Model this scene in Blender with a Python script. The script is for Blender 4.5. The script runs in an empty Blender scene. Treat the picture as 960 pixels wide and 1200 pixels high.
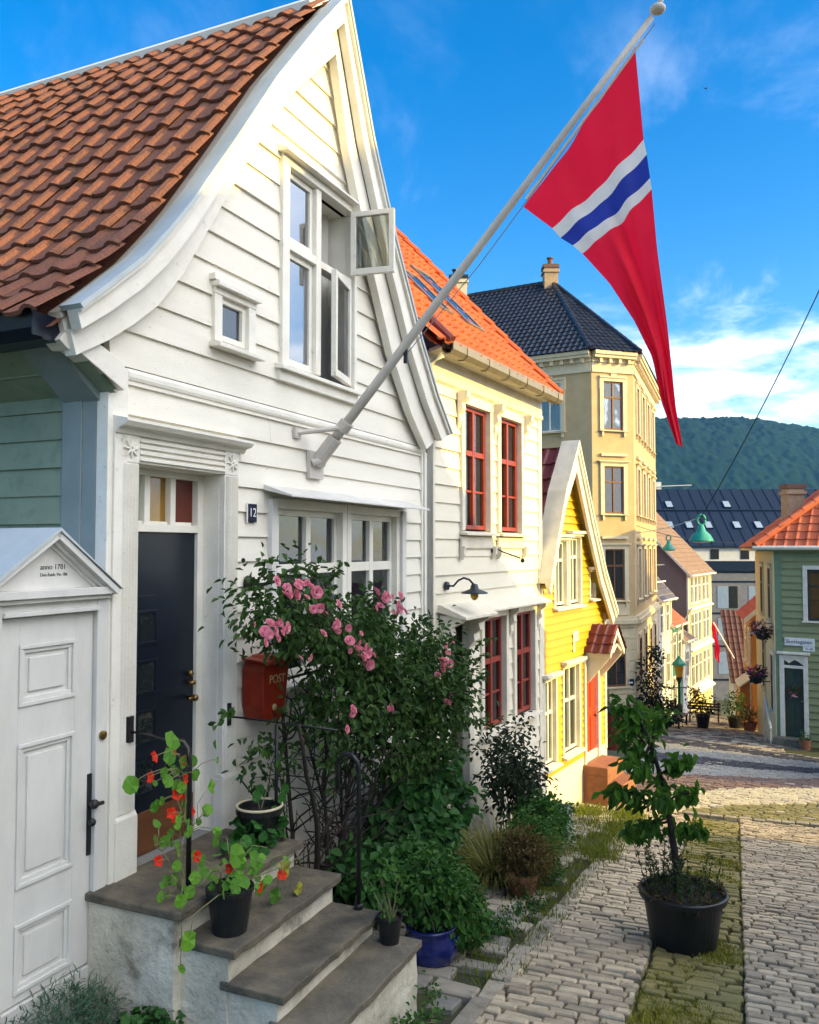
import bpy, bmesh, math, random
from mathutils import Vector, Matrix
R = random.Random(7)
rad = math.radians
scene = bpy.context.scene
COL = scene.collection

# ------------------------------------------------------------------ materials
def nt(name):
    m = bpy.data.materials.new(name); m.use_nodes = True
    t = m.node_tree; t.nodes.clear()
    return m, t
def node(t, kind, **kw):
    n = t.nodes.new(kind)
    for k, v in kw.items():
        if k in n.inputs: n.inputs[k].default_value = v
        else: setattr(n, k, v)
    return n
def c4(c): return (c[0], c[1], c[2], 1)
def mat(name, col, col2=None, rough=.65, scale=6, var=.5, bump=0, bscale=40, island=0, dirt=None, dscale=2.2, dth=(.52, .72),
        damt=.5, stretch=(1, 1, 1), metal=0, spec=.4, trans=0, coat=0, grain=0):
    """principled with two-tone noise, optional per-island tone, dirt patches and fine bump"""
    m, t = nt(name); L = t.links.new
    out = node(t, 'ShaderNodeOutputMaterial'); bs = node(t, 'ShaderNodeBsdfPrincipled')
    bs.inputs['Roughness'].default_value = rough; bs.inputs['Metallic'].default_value = metal
    bs.inputs['Specular IOR Level'].default_value = spec
    if coat: bs.inputs['Coat Weight'].default_value = coat
    tc = node(t, 'ShaderNodeTexCoord'); mp = node(t, 'ShaderNodeMapping'); mp.inputs['Scale'].default_value = stretch
    L(tc.outputs['Object'], mp.inputs['Vector'])
    nz = node(t, 'ShaderNodeTexNoise', Scale=scale, Detail=5, Roughness=.6); L(mp.outputs[0], nz.inputs['Vector'])
    mx = node(t, 'ShaderNodeMix', data_type='RGBA')
    mx.inputs[6].default_value = c4(col); mx.inputs[7].default_value = c4(col2 or [x*(1-var*.35) for x in col])
    rmp = node(t, 'ShaderNodeMapRange'); rmp.inputs[1].default_value = .35; rmp.inputs[2].default_value = .65
    L(nz.outputs['Fac'], rmp.inputs[0]); fac = rmp.outputs[0]
    if island:
        g = node(t, 'ShaderNodeNewGeometry'); a = node(t, 'ShaderNodeMix', data_type='FLOAT'); a.inputs[0].default_value = island
        L(fac, a.inputs[2]); L(g.outputs['Random Per Island'], a.inputs[3]); fac = a.outputs[0]
    L(fac, mx.inputs[0]); cur = mx.outputs[2]
    if dirt:
        dz = node(t, 'ShaderNodeTexNoise', Scale=dscale, Detail=8, Roughness=.7); L(mp.outputs[0], dz.inputs['Vector'])
        r2 = node(t, 'ShaderNodeMapRange'); r2.inputs[1].default_value = dth[0]; r2.inputs[2].default_value = dth[1]; r2.inputs[4].default_value = damt
        L(dz.outputs['Fac'], r2.inputs[0])
        m2 = node(t, 'ShaderNodeMix', data_type='RGBA'); m2.inputs[7].default_value = c4(dirt)
        L(r2.outputs[0], m2.inputs[0]); L(cur, m2.inputs[6]); cur = m2.outputs[2]
    L(cur, bs.inputs['Base Color'])
    if bump:
        bz = node(t, 'ShaderNodeTexNoise', Scale=bscale, Detail=6, Roughness=.65); L(mp.outputs[0], bz.inputs['Vector'])
        b = node(t, 'ShaderNodeBump', Strength=bump, Distance=.02); L(bz.outputs['Fac'], b.inputs['Height']); L(b.outputs[0], bs.inputs['Normal'])
    sh = bs.outputs[0]
    if trans:
        tr = node(t, 'ShaderNodeBsdfTranslucent'); L(cur, tr.inputs['Color'])
        ms = node(t, 'ShaderNodeMixShader', Fac=trans); L(sh, ms.inputs[1]); L(tr.outputs[0], ms.inputs[2]); sh = ms.outputs[0]
    L(sh, out.inputs[0]); return m
def glass(name, tint=(.75, .8, .8), ior=1.9, seethru=.75, dark=(.02, .025, .03)):
    """window glass: fresnel mirror over partly clear pane"""
    m, t = nt(name); L = t.links.new
    out = node(t, 'ShaderNodeOutputMaterial'); gl = node(t, 'ShaderNodeBsdfGlossy', Roughness=.015); gl.inputs['Color'].default_value = (.95, .97, 1, 1)
    tr = node(t, 'ShaderNodeBsdfTransparent'); tr.inputs[0].default_value = c4(tint)
    df = node(t, 'ShaderNodeBsdfDiffuse'); df.inputs[0].default_value = c4(dark)
    mi = node(t, 'ShaderNodeMixShader', Fac=1-seethru); L(tr.outputs[0], mi.inputs[1]); L(df.outputs[0], mi.inputs[2])
    fr = node(t, 'ShaderNodeFresnel', IOR=ior)
    tc = node(t, 'ShaderNodeTexCoord'); nz = node(t, 'ShaderNodeTexNoise', Scale=1.7, Detail=1); L(tc.outputs['Object'], nz.inputs[0])
    b = node(t, 'ShaderNodeBump', Strength=.06, Distance=.05); L(nz.outputs[0], b.inputs['Height']); L(b.outputs[0], gl.inputs['Normal'])
    ms = node(t, 'ShaderNodeMixShader'); L(fr.outputs[0], ms.inputs[0]); L(mi.outputs[0], ms.inputs[1]); L(gl.outputs[0], ms.inputs[2])
    L(ms.outputs[0], out.inputs[0]); return m

M = {}
M['white'] = mat('white paint', (.83, .785, .68), (.74, .695, .60), .55, 3, bump=.3, bscale=70, stretch=(.6, .6, 3), island=.4, dirt=(.30, .27, .21), dscale=13, damt=.6, dth=(.63, .70))
M['trim'] = mat('white trim paint', (.83, .79, .70), (.75, .71, .62), .5, 5, bump=.25, bscale=70, dirt=(.32, .29, .23), dscale=15, damt=.5, dth=(.62, .70))
M['whiteB'] = mat('cream white paint', (.80, .74, .60), (.74, .68, .54), .55, 3, bump=.12, bscale=60, stretch=(1, 1, 5), island=.4)
M['trimB'] = mat('cream trim paint', (.79, .73, .60), None, .5, 5, bump=.1)
M['sidewall'] = mat('sage green side boards', (.27, .32, .22), (.20, .25, .175), .6, 4, island=.5, bump=.15, dirt=(.10, .13, .10), dscale=9, damt=.5)
M['sidepost'] = mat('blue grey corner board', (.25, .29, .285), (.21, .25, .245), .55, 4, bump=.08)
M['gate'] = mat('gate white paint', (.70, .68, .64), (.60, .585, .55), .45, 3, bump=.1, bscale=50, dirt=(.38, .39, .34), dscale=4, damt=.3, stretch=(1, 1, .4))
M['zincblue'] = mat('painted sheet metal', (.50, .54, .55), (.42, .47, .48), .55, 4, bump=.1)
M['tileA'] = mat('old brown red tiles', (.29, .105, .055), (.19, .075, .043), .8, 5, island=.6, bump=.8, bscale=45, dirt=(.10, .075, .045), dscale=8, damt=.8)
M['tileO'] = mat('orange tiles', (.60, .13, .020), (.44, .085, .018), .6, 5, island=.75, bump=.3, dirt=(.24, .08, .03), dscale=5, damt=.6)
M['tileK'] = mat('black glazed tiles', (.030, .030, .036), (.018, .018, .024), .35, 5, island=.7, bump=.2)
M['tileR'] = mat('red tiles', (.56, .115, .030), (.40, .075, .025), .6, 5, island=.75, bump=.4, dirt=(.26, .08, .035), dscale=4, damt=.6)
M['tileD'] = mat('dark red tiles', (.17, .028, .024), (.11, .022, .02), .5, 5, island=.7, bump=.2)
M['tileB'] = mat('weathered brown roof', (.26, .16, .10), (.20, .12, .08), .7, 5, island=.6)
M['yellow'] = mat('yellow paint', (.60, .365, .010), (.50, .30, .009), .5, 4, island=.6, bump=.15, dirt=(.40, .25, .02), dscale=6, damt=.35)
M['shadesoffit'] = mat('shaded yellow soffit boards', (.36, .27, .02), None, .6, 4)  # olive tone puts the shade under the overhang into the paint colour
M['redwin'] = mat('red window paint', (.30, .035, .018), (.22, .027, .015), .45, 6)
M['reddoor'] = mat('red door paint', (.72, .06, .012), (.62, .05, .01), .4, 5)
M['navy'] = mat('navy door paint', (.005, .008, .016), (.007, .012, .022), .33, 4)
M['navygut'] = mat('navy gutter', (.006, .01, .025), None, .35, 5)
M['stucco'] = mat('beige stucco', (.50, .37, .195), (.44, .32, .165), .8, 2, bump=.3, bscale=30, dirt=(.33, .25, .15), dscale=1.2, damt=.5)
M['stuccot'] = mat('cream stucco trim', (.66, .56, .38), (.58, .48, .31), .7, 4)
M['plinth'] = mat('rough stone plinth', (.36, .26, .13), (.24, .18, .10), .9, 6, bump=.5, bscale=20)
M['glass'] = glass('window glass')
M['glasssky'] = glass('clear sky reflecting glass', ior=4.2, seethru=.8)
M['tileshade'] = mat('shade darkened brown tiles', (.105, .032, .022), (.07, .024, .018), .6, 5, island=.7)  # shade of the far lane is darkened into this tile colour
M['ochre'] = mat('ochre boards', (.52, .40, .20), (.46, .35, .17), .7, 3)
M['glassdark'] = glass('dark window glass', seethru=.25, ior=1.7)
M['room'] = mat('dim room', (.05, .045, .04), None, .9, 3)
M['roomlight'] = mat('pale room wall', (.42, .40, .34), None, .9, 3)
M['curtain'] = mat('pale curtain', (.72, .70, .64), (.6, .58, .52), .9, 8, stretch=(6, 6, .5), trans=.3)
M['iron'] = mat('black iron', (.012, .012, .013), (.02, .018, .018), .4, 12, bump=.1)
M['ironblue'] = mat('dark steel blue', (.02, .03, .04), None, .4, 12)
M['brass'] = mat('worn brass', (.30, .20, .07), (.2, .13, .05), .35, 12, metal=.9)
M['plaster'] = mat('whitewashed plaster', (.72, .66, .53), (.50, .45, .34), .85, 4, bump=.9, bscale=14, dirt=(.13, .115, .075), dscale=4.5, damt=.95)
M['slate'] = mat('worn slate slabs', (.17, .14, .095), (.075, .066, .05), .75, 6, bump=.8, bscale=25, dirt=(.21, .17, .10), dscale=5, damt=.8)
M['slate2'] = mat('worn sandstone slab', (.21, .175, .12), (.12, .105, .075), .75, 6, bump=.8, bscale=25, dirt=(.09, .08, .06), dscale=4, damt=.7)
M['sett'] = mat('granite setts', (.70, .565, .38), (.30, .24, .165), .7, 9, island=.72, bump=.7, bscale=30, dirt=(.13, .115, .08), dscale=11, damt=.55)
M['settpale'] = mat('pale granite setts', (.64, .54, .35), (.52, .43, .27), .7, 9, island=.7, bump=.4, bscale=30)
M['settgrey'] = mat('grey granite setts', (.42, .375, .31), (.30, .27, .22), .7, 9, island=.7, bump=.4, bscale=30)
M['settdark'] = mat('dark porphyry setts', (.085, .07, .072), (.055, .05, .054), .7, 9, island=.7, bump=.4, bscale=30)
M['settbrown'] = mat('brown porphyry setts', (.27, .17, .12), (.17, .10, .075), .7, 9, island=.7, bump=.4, bscale=30)
M['settmoss'] = mat('mossy setts', (.31, .255, .10), (.16, .145, .045), .85, 9, island=.6, bump=.6, bscale=40, dirt=(.30, .25, .10), dscale=8, damt=.6)
M['pave'] = mat('footway stones', (.40, .34, .25), (.20, .19, .175), .75, 6, island=.8, bump=.5, bscale=20, dirt=(.12, .12, .08), dscale=6, damt=.6)
M['kerb'] = mat('kerb stone', (.46, .39, .29), (.24, .21, .16), .75, 9, island=.7, bump=.8, bscale=25, dirt=(.13, .12, .07), dscale=9, damt=.7)
M['soil'] = mat('dark soil with moss', (.055, .05, .032), (.05, .062, .018), .95, 7, bump=.8, bscale=30, dirt=(.085, .10, .02), dscale=3, damt=.7)
M['pot soil'] = mat('potting soil', (.035, .026, .018), (.02, .016, .012), .95, 30, bump=.8, bscale=60)
M['plastic'] = mat('black plastic pot', (.010, .011, .011), (.016, .017, .017), .42, 8, dirt=(.05, .05, .045), dscale=5, damt=.35)
M['blueglaze'] = mat('cobalt glaze', (.012, .022, .16), (.008, .014, .09), .12, 6, coat=.6)
M['terra'] = mat('terracotta', (.34, .13, .06), (.24, .10, .05), .8, 8, bump=.2)
M['greywood'] = mat('grey planter wood', (.28, .28, .27), (.2, .2, .19), .8, 6, stretch=(1, 1, 6))
M['brownwood'] = mat('varnished brown wood', (.17, .065, .024), (.12, .045, .017), .45, 5, stretch=(1, 1, 8))
M['postred'] = mat('post box red', (.33, .030, .010), (.22, .018, .008), .4, 6, dirt=(.5, .12, .03), dscale=4, damt=.4)
M['gold'] = mat('gold lettering', (.55, .42, .2), None, .5, 5)
M['blackpaint'] = mat('black lettering', (.015, .015, .015), None, .6, 5)
M['enamelblue'] = mat('blue black enamel', (.006, .009, .035), None, .5, 5, spec=.2)
M['enamelwhite'] = mat('white enamel', (.8, .8, .78), None, .3, 5)
M['pole'] = mat('painted flagpole', (.56, .52, .46), (.47, .43, .38), .5, 4)
M['rope'] = mat('rope', (.25, .27, .32), None, .8, 9)
M['fred'] = mat('red flag cloth', (.88, .014, .055), (.80, .011, .045), .85, 3, trans=.5, bump=.12, bscale=220)
M['fwhite'] = mat('white flag cloth', (.78, .76, .72), None, .8, 3, trans=.35)
M['fblue'] = mat('blue flag cloth', (.02, .045, .36), None, .8, 3, trans=.35)
M['lampgreen'] = mat('green enamel lamp', (.03, .30, .20), (.02, .22, .15), .3, 6)
M['zinc'] = mat('zinc gutter', (.27, .225, .16), (.21, .175, .13), .4, 6, metal=.3)
M['bulb'] = mat('amber bulb glass', (.75, .48, .05), None, .2, 5, trans=.4)
M['slateblue'] = mat('slate blue metal roof', (.006, .019, .052), (.005, .015, .042), .7, 3, spec=.15)
M['greyfac'] = mat('grey panels', (.18, .18, .205), (.14, .14, .165), .7, 3)
M['darkfac'] = mat('dark blue panels', (.006, .018, .045), None, .7, 3, spec=.15)
M['whitefac'] = mat('white render', (.62, .61, .60), (.55, .54, .53), .7, 3)
M['yellowE'] = mat('pale yellow boards', (.66, .52, .20), (.60, .47, .18), .6, 3)
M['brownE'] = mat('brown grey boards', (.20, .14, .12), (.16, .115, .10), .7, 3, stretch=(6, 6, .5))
M['teal'] = mat('teal boards', (.03, .18, .16), (.025, .15, .135), .6, 3)
M['orangeR'] = mat('orange boards', (.55, .20, .03), (.48, .17, .025), .6, 3)
M['greenG'] = mat('sage green boards', (.26, .275, .125), (.215, .235, .105), .6, 4, island=.5)
M['greenpost'] = mat('green corner board', (.17, .25, .14), None, .55, 4)
M['creamG'] = mat('cream boards', (.62, .52, .30), (.55, .46, .26), .65, 4)
M['greendoor'] = mat('dark green door', (.012, .035, .03), (.02, .05, .042), .4, 4)
M['chimney'] = mat('chimney render', (.46, .32, .20), (.36, .24, .15), .85, 8, bump=.3)
M['brickd'] = mat('brick chimney', (.20, .10, .075), (.12, .07, .06), .85, 25, bump=.4)
M['bark'] = mat('dark bark', (.028, .02, .015), (.045, .034, .026), .9, 20, bump=.6, bscale=50)
M['stemgreen'] = mat('green stems', (.16, .20, .06), (.22, .17, .10), .7, 9)
def leafm(name, a, b, tr=.25, rough=.55): return mat(name, a, b, rough, 3, island=.85, trans=tr, spec=.22)
M['rose leaf'] = leafm('rose leaf', (.070, .140, .026), (.024, .060, .016))
M['vine leaf'] = leafm('vine leaf', (.052, .155, .030), (.024, .078, .020))
M['shrub leaf'] = leafm('shrub leaf', (.070, .175, .026), (.030, .090, .018))
M['lav leaf'] = leafm('herb leaf', (.075, .15, .085), (.04, .09, .055))
M['dry leaf'] = leafm('dry leaf', (.15, .095, .03), (.075, .066, .02))
M['dark leaf'] = leafm('dark shrub leaf', (.030, .050, .024), (.016, .028, .014))
M['grass'] = leafm('ornamental grass', (.24, .22, .055), (.11, .13, .03), .3)
M['turf'] = leafm('sunny grass', (.22, .24, .025), (.10, .14, .018), .35)
M['cherry leaf'] = leafm('tree leaf', (.10, .23, .022), (.036, .10, .013), .35)
M['nast leaf'] = leafm('nasturtium leaf', (.17, .38, .035), (.075, .21, .028), .35)
M['nast yellow'] = leafm('yellow leaf', (.42, .40, .05), (.32, .32, .04), .35)
M['red petal'] = leafm('orange red petal', (.78, .045, .010), (.62, .030, .012), .3)
M['orange petal'] = leafm('orange petal', (.80, .13, .02), (.7, .10, .02), .3)
M['pink petal'] = leafm('pink petal', (.90, .52, .55), (.72, .17, .27), .3, .6)
M['yellow petal'] = leafm('yellow petal', (.7, .5, .04), None, .3)
M['magenta petal'] = leafm('magenta petal', (.45, .06, .25), (.3, .03, .15), .3)
M['hill'] = None

# ------------------------------------------------------------------ mesh builder
class MB:
    def __init__(s, xf=None): s.v = []; s.f = []; s.m = []; s.xf = xf or (lambda a, b, c: (a, b, c)); s.mi = 0
    def add(s, vs, fs):
        o = len(s.v); s.v += [s.xf(*p) for p in vs]
        for f in fs: s.f.append([o+i for i in f]); s.m.append(s.mi)
        return s
    def quad(s, *p): return s.add(p, [list(range(len(p)))])
    def box(s, a0, a1, b0, b1, c0, c1):
        vs = [(a, b, c) for a in (a0, a1) for b in (b0, b1) for c in (c0, c1)]
        return s.add(vs, [(0, 1, 3, 2), (4, 6, 7, 5), (0, 4, 5, 1), (2, 3, 7, 6), (0, 2, 6, 4), (1, 5, 7, 3)])
    def prism(s, pts, ax, lo, hi):
        def mk(p, h): return {'a': (h, p[0], p[1]), 'b': (p[0], h, p[1]), 'c': (p[0], p[1], h)}[ax]
        n = len(pts); vs = [mk(p, lo) for p in pts]+[mk(p, hi) for p in pts]
        fs = [list(range(n)), list(range(2*n-1, n-1, -1))]+[(i, (i+1) % n, n+(i+1) % n, n+i) for i in range(n)]
        return s.add(vs, fs)
    def strip(s, A, B, ax, lo, hi):
        """solid between two polylines A and B, extruded along ax"""
        for i in range(len(A)-1): s.prism([A[i], A[i+1], B[i+1], B[i]], ax, lo, hi)
        return s
    def tube(s, pts, r, n=8, r1=None, cap=True):
        P = [Vector(p) for p in pts]; k = len(P); r1 = r if r1 is None else r1; vs = []; fs = []
        up = Vector((.31, .17, .93))
        for i, p in enumerate(P):
            d = (P[min(i+1, k-1)]-P[max(i-1, 0)])
            if d.length < 1e-9: d = Vector((0, 0, 1))
            d.normalize(); x = d.cross(up)
            if x.length < .05: x = d.cross(Vector((1, 0, 0)))
            x.normalize(); y = d.cross(x); rr = r+(r1-r)*i/max(1, k-1)
            for j in range(n):
                a = 2*math.pi*j/n; vs.append(tuple(p+x*rr*math.cos(a)+y*rr*math.sin(a)))
        for i in range(k-1):
            for j in range(n): fs.append((i*n+j, i*n+(j+1) % n, (i+1)*n+(j+1) % n, (i+1)*n+j))
        if cap: fs += [list(range(n-1, -1, -1)), list(range((k-1)*n, k*n))]
        return s.add(vs, fs)
    def lathe(s, c, prof, n=28, ax='c'):
        vs = []; fs = []; k = len(prof)
        for r, z in prof:
            for j in range(n):
                a = 2*math.pi*j/n; vs.append((c[0]+r*math.cos(a), c[1]+r*math.sin(a), c[2]+z) if ax == 'c' else (c[0]+r*math.cos(a), c[1]+z, c[2]+r*math.sin(a)))
        for i in range(k-1):
            for j in range(n): fs.append((i*n+j, i*n+(j+1) % n, (i+1)*n+(j+1) % n, (i+1)*n+j))
        if prof[0][0] > 1e-6: fs.append(list(range(n-1, -1, -1)))
        if prof[-1][0] > 1e-6: fs.append(list(range((k-1)*n, k*n)))
        return s.add(vs, fs)
    def ball(s, c, r, n=10, sq=(1, 1, 1)):
        vs = []; fs = []; k = n//2+1
        for i in range(k+1):
            t = math.pi*i/k
            for j in range(n):
                a = 2*math.pi*j/n
                vs.append((c[0]+sq[0]*r*math.sin(t)*math.cos(a), c[1]+sq[1]*r*math.sin(t)*math.sin(a), c[2]+sq[2]*r*math.cos(t)))
        for i in range(k):
            for j in range(n): fs.append((i*n+j, i*n+(j+1) % n, (i+1)*n+(j+1) % n, (i+1)*n+j))
        return s.add(vs, fs)
    def leaf(s, p, d, nrm, L, w, kind='oval', fold=.25):
        p = Vector(p); d = d.normalized(); x = d.cross(nrm)
        if x.length < 1e-3: x = d.cross(Vector((.6, .7, .2)))
        x.normalize(); u = x.cross(d)
        if kind == 'oval':
            q = [p, p+d*L*.35+x*w*.5+u*w*fold, p+d*L*.72+x*w*.38+u*w*fold*.6-u*L*.05, p+d*L-u*L*.16,
                 p+d*L*.72-x*w*.38+u*w*fold*.6-u*L*.05, p+d*L*.35-x*w*.5+u*w*fold, ]
            s.add([tuple(v) for v in q], [(0, 1, 2, 3), (0, 3, 4, 5)])
        elif kind == 'round':
            n = 9; q = [tuple(p+u*w*.06)]+[tuple(p+(d*math.cos(2*math.pi*i/n)+x*math.sin(2*math.pi*i/n))*w*.5*(1+.05*(i % 2))+u*w*(.10-.09*(i % 2)+.05*math.sin(i*2.1+w*90))) for i in range(n)]
            s.add(q, [(0, 1+i, 1+(i+1) % n) for i in range(n)])
        else:  # blade
            s.add([tuple(p-x*w*.5), tuple(p+x*w*.5), tuple(p+d*L*.55+x*w*.4+u*L*.02), tuple(p+d*L-u*L*.22), tuple(p+d*L*.55-x*w*.4)], [(0, 1, 2, 4), (4, 2, 3)])
        return s
    def build(s, name, mats, parent=None, bevel=0, smooth=False, closed=True):
        me = bpy.data.meshes.new(name); me.from_pydata(s.v, [], s.f)
        if not isinstance(mats, (list, tuple)): mats = [mats]
        for m in mats: me.materials.append(m)
        if len(mats) > 1: me.polygons.foreach_set('material_index', s.m)
        if closed:
            bm = bmesh.new(); bm.from_mesh(me); bmesh.ops.recalc_face_normals(bm, faces=bm.faces); bm.to_mesh(me); bm.free()
        if smooth: me.polygons.foreach_set('use_smooth', [True]*len(me.polygons))
        me.update()
        o = bpy.data.objects.new(name, me); COL.objects.link(o)
        if parent: o.parent = parent
        if bevel:
            b = o.modifiers.new('bevel', 'BEVEL'); b.width = bevel; b.segments = 2; b.limit_method = 'ANGLE'; b.angle_limit = rad(40)
        return o

# ------------------------------------------------------------------ frames and things
class Frame:
    """plan frame of a facade: s runs along it, n points to the street, z is height (eye level = 0)"""
    def __init__(S, tan, O, house=True):
        th = math.atan(tan); S.O = O; S.sg = -1
        S.t = (math.sin(th), math.cos(th)); S.n = (S.t[1], -S.t[0])
        if not house: S.t = (1, 0); S.n = (0, 1); S.sg = 1
    def at(S, s, n=0): return (S.O[0]+S.t[0]*s+S.n[0]*n, S.O[1]+S.t[1]*s+S.n[1]*n)
    def w(S, s, n, z): p = S.at(s, n); return (p[0], p[1], z)
    def inv(S, x, y): dx = x-S.O[0]; dy = y-S.O[1]; return (dx*S.t[0]+dy*S.t[1], dx*S.n[0]+dy*S.n[1])
    @property
    def rz(S): return math.atan2(S.t[1], S.t[0])
W = Frame(0, (0, 0), False)
FA = Frame(.45, (-1.7337, 4.8470))
FB = Frame(.54, FA.at(4.72))
FC = Frame(.60, FB.at(3.52))
def gz(x, y): return -2.07-.145*(.4104*x+.9119*y)
def gzF(F, s, n): return gz(*F.at(s, n))
def put(o, label=None, cat=None, group=None, kind=None):
    if label: o['label'] = label
    if cat: o['category'] = cat
    if group: o['group'] = group
    if kind: o['kind'] = kind
    return o
class Thing:
    def __init__(S, name, label, cat, F, base, group=None):
        S.F = F; S.b = base; o = bpy.data.objects.new(name, None); COL.objects.link(o); S.root = o
        o.location = F.w(*base); o.rotation_euler = (0, 0, F.rz if F.sg < 0 else 0); o.empty_display_size = .1
        put(o, label, cat, group)
    def xf(S, a, b, c): return (a-S.b[0], S.F.sg*(b-S.b[1]), c-S.b[2])
    def mb(S, mp=None):
        if mp: return MB(lambda a, b, c: S.xf(*mp(a, b, c)))
        return MB(S.xf)
    def text(S, body, mp_origin, right, up, size, m, name='lettering', parent=None, align='CENTER'):
        cu = bpy.data.curves.new(name, 'FONT'); cu.body = body; cu.size = size; cu.align_x = align; cu.align_y = 'CENTER'; cu.extrude = .0006
        tmp = bpy.data.objects.new('tmp', cu); COL.objects.link(tmp); bpy.context.view_layer.update()
        me = bpy.data.meshes.new_from_object(tmp.evaluated_get(bpy.context.evaluated_depsgraph_get())); me.name = name; bpy.data.objects.remove(tmp); bpy.data.curves.remove(cu)
        me.materials.clear(); me.materials.append(m); o = bpy.data.objects.new(name, me); COL.objects.link(o); o.parent = parent or S.root
        p = Vector(S.xf(*mp_origin)); q = Vector(S.xf(*[mp_origin[i]+right[i] for i in range(3)]))-p; u = Vector(S.xf(*[mp_origin[i]+up[i] for i in range(3)]))-p
        q.normalize(); u.normalize(); n = q.cross(u)
        o.matrix_local = Matrix(((q.x, u.x, n.x, p.x), (q.y, u.y, n.y, p.y), (q.z, u.z, n.z, p.z), (0, 0, 0, 1)))
        return o
def dup(root, loc, rz=None, label=None, scale=None):
    c = root.copy(); COL.objects.link(c); c.location = loc
    if rz is not None: c.rotation_euler = (0, 0, rz)
    if label: c['label'] = label
    if scale: c.scale = (scale,)*3
    for ch in list(root.children):
        d = ch.copy(); COL.objects.link(d); d.parent = c
        for g in list(ch.children):
            e = g.copy(); COL.objects.link(e); e.parent = d
    return c

# ------------------------------------------------------------------ building kit
def interp(P):
    P = sorted(P)
    def f(x):
        if x <= P[0][0]: return P[0][1]
        for (a, b), (c, d) in zip(P, P[1:]):
            if x <= c: return b+(d-b)*(x-a)/(c-a)
        return P[-1][1]
    return f
def clap(mb, z0, z1, pitch, Lf, Rf, ops=(), t0=.006, t1=.026, cuts=(), joints=0):
    if not callable(Lf): l0 = Lf; Lf = lambda z: l0
    if not callable(Rf): r0 = Rf; Rf = lambda z: r0
    i = 0
    while z0+i*pitch < z1-1e-4:
        za = z0+i*pitch; zt = min(za+pitch, z1); i += 1
        jit = R.uniform(-.002, .003)
        zs = sorted({za, zt} | {e for o in ops for e in (o[2], o[3]) if za < e < zt} | {e for e in cuts if za < e < zt})
        for zc, zd in zip(zs, zs[1:]):
            zm = (zc+zd)/2; segs = [[Lf(zc), Rf(zc), Lf(zd), Rf(zd)]]
            for o in ops:
                if o[2] < zm < o[3]:
                    ns = []
                    for a, b, c, d in segs:
                        if o[1] <= min(a, c) or o[0] >= max(b, d): ns.append([a, b, c, d]); continue
                        if o[0] > min(a, c): ns.append([a, min(b, o[0]), c, min(d, o[0])])
                        if o[1] < max(b, d): ns.append([max(a, o[1]), b, max(c, o[1]), d])
                    segs = ns
            if joints and len(zs) == 2:
                ns = []
                for a, b, c, d in segs:
                    if b-a > 1.1 and R.random() < joints: k = R.uniform(a+.4, b-.4); ns += [[a, k-.0015, c, k-.0015], [k+.0015, b, k+.0015, d]]
                    else: ns.append([a, b, c, d])
                segs = ns
            th = lambda z: t1+jit+(t0-t1)*(z-za)/pitch
            for a, b, c, d in segs:
                if b-a < .004 and d-c < .004: continue
                b = max(a, b); d = max(c, d); e, f = th(zc), th(zd)
                mb.add([(a, e, zc), (b, e, zc), (d, f, zd), (c, f, zd), (a, -.03, zc), (b, -.03, zc), (d, -.03, zd), (c, -.03, zd)],
                       [(0, 1, 2, 3), (0, 4, 5, 1), (0, 3, 7, 4), (1, 5, 6, 2), (3, 2, 6, 7)])
    return mb
def pan(x): return math.sin(math.pi*(x-.5)/.5) if x > .5 else -.22*math.sin(math.pi*x/.5)
def tiles(mb, P, u0, u1, v0, v1, tw=.25, co=.32, amp=.035, K=6, lift=.025, inside=None, jit=.004):
    nu = max(1, round((u1-u0)/tw)); nv = max(1, round((v1-v0)/co)); tw = (u1-u0)/nu; co = (v1-v0)/nv
    for j in range(nv):
        for i in range(nu):
            if inside and not inside(u0+(i+.5)*tw, v0+(j+.5)*co): continue
            dz = R.uniform(-jit, jit); dv = R.uniform(-jit, jit)*2; vs = []; fs = []
            va = v0+j*co-.035+dv; vb = v0+(j+1)*co+.01
            for k in range(K+1):
                u = u0+(i+k/K)*tw; h = amp*pan(k/K)+dz
                vs += [P(u, va, h+lift-.022), P(u, va, h+lift), P(u, va+.4*(vb-va), h+lift*.62), P(u, vb, h)]
            for k in range(K):
                for q in range(3): fs.append((4*k+q, 4*k+q+1, 4*k+q+5, 4*k+q+4))
            mb.add(vs, fs)
    return mb
def planeP(O, U, V):
    O, U, V = Vector(O), Vector(U).normalized(), Vector(V).normalized(); N = U.cross(V)
    if N.z < 0: N = -N
    return lambda u, v, h: tuple(O+U*u+V*v+N*h)
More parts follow.
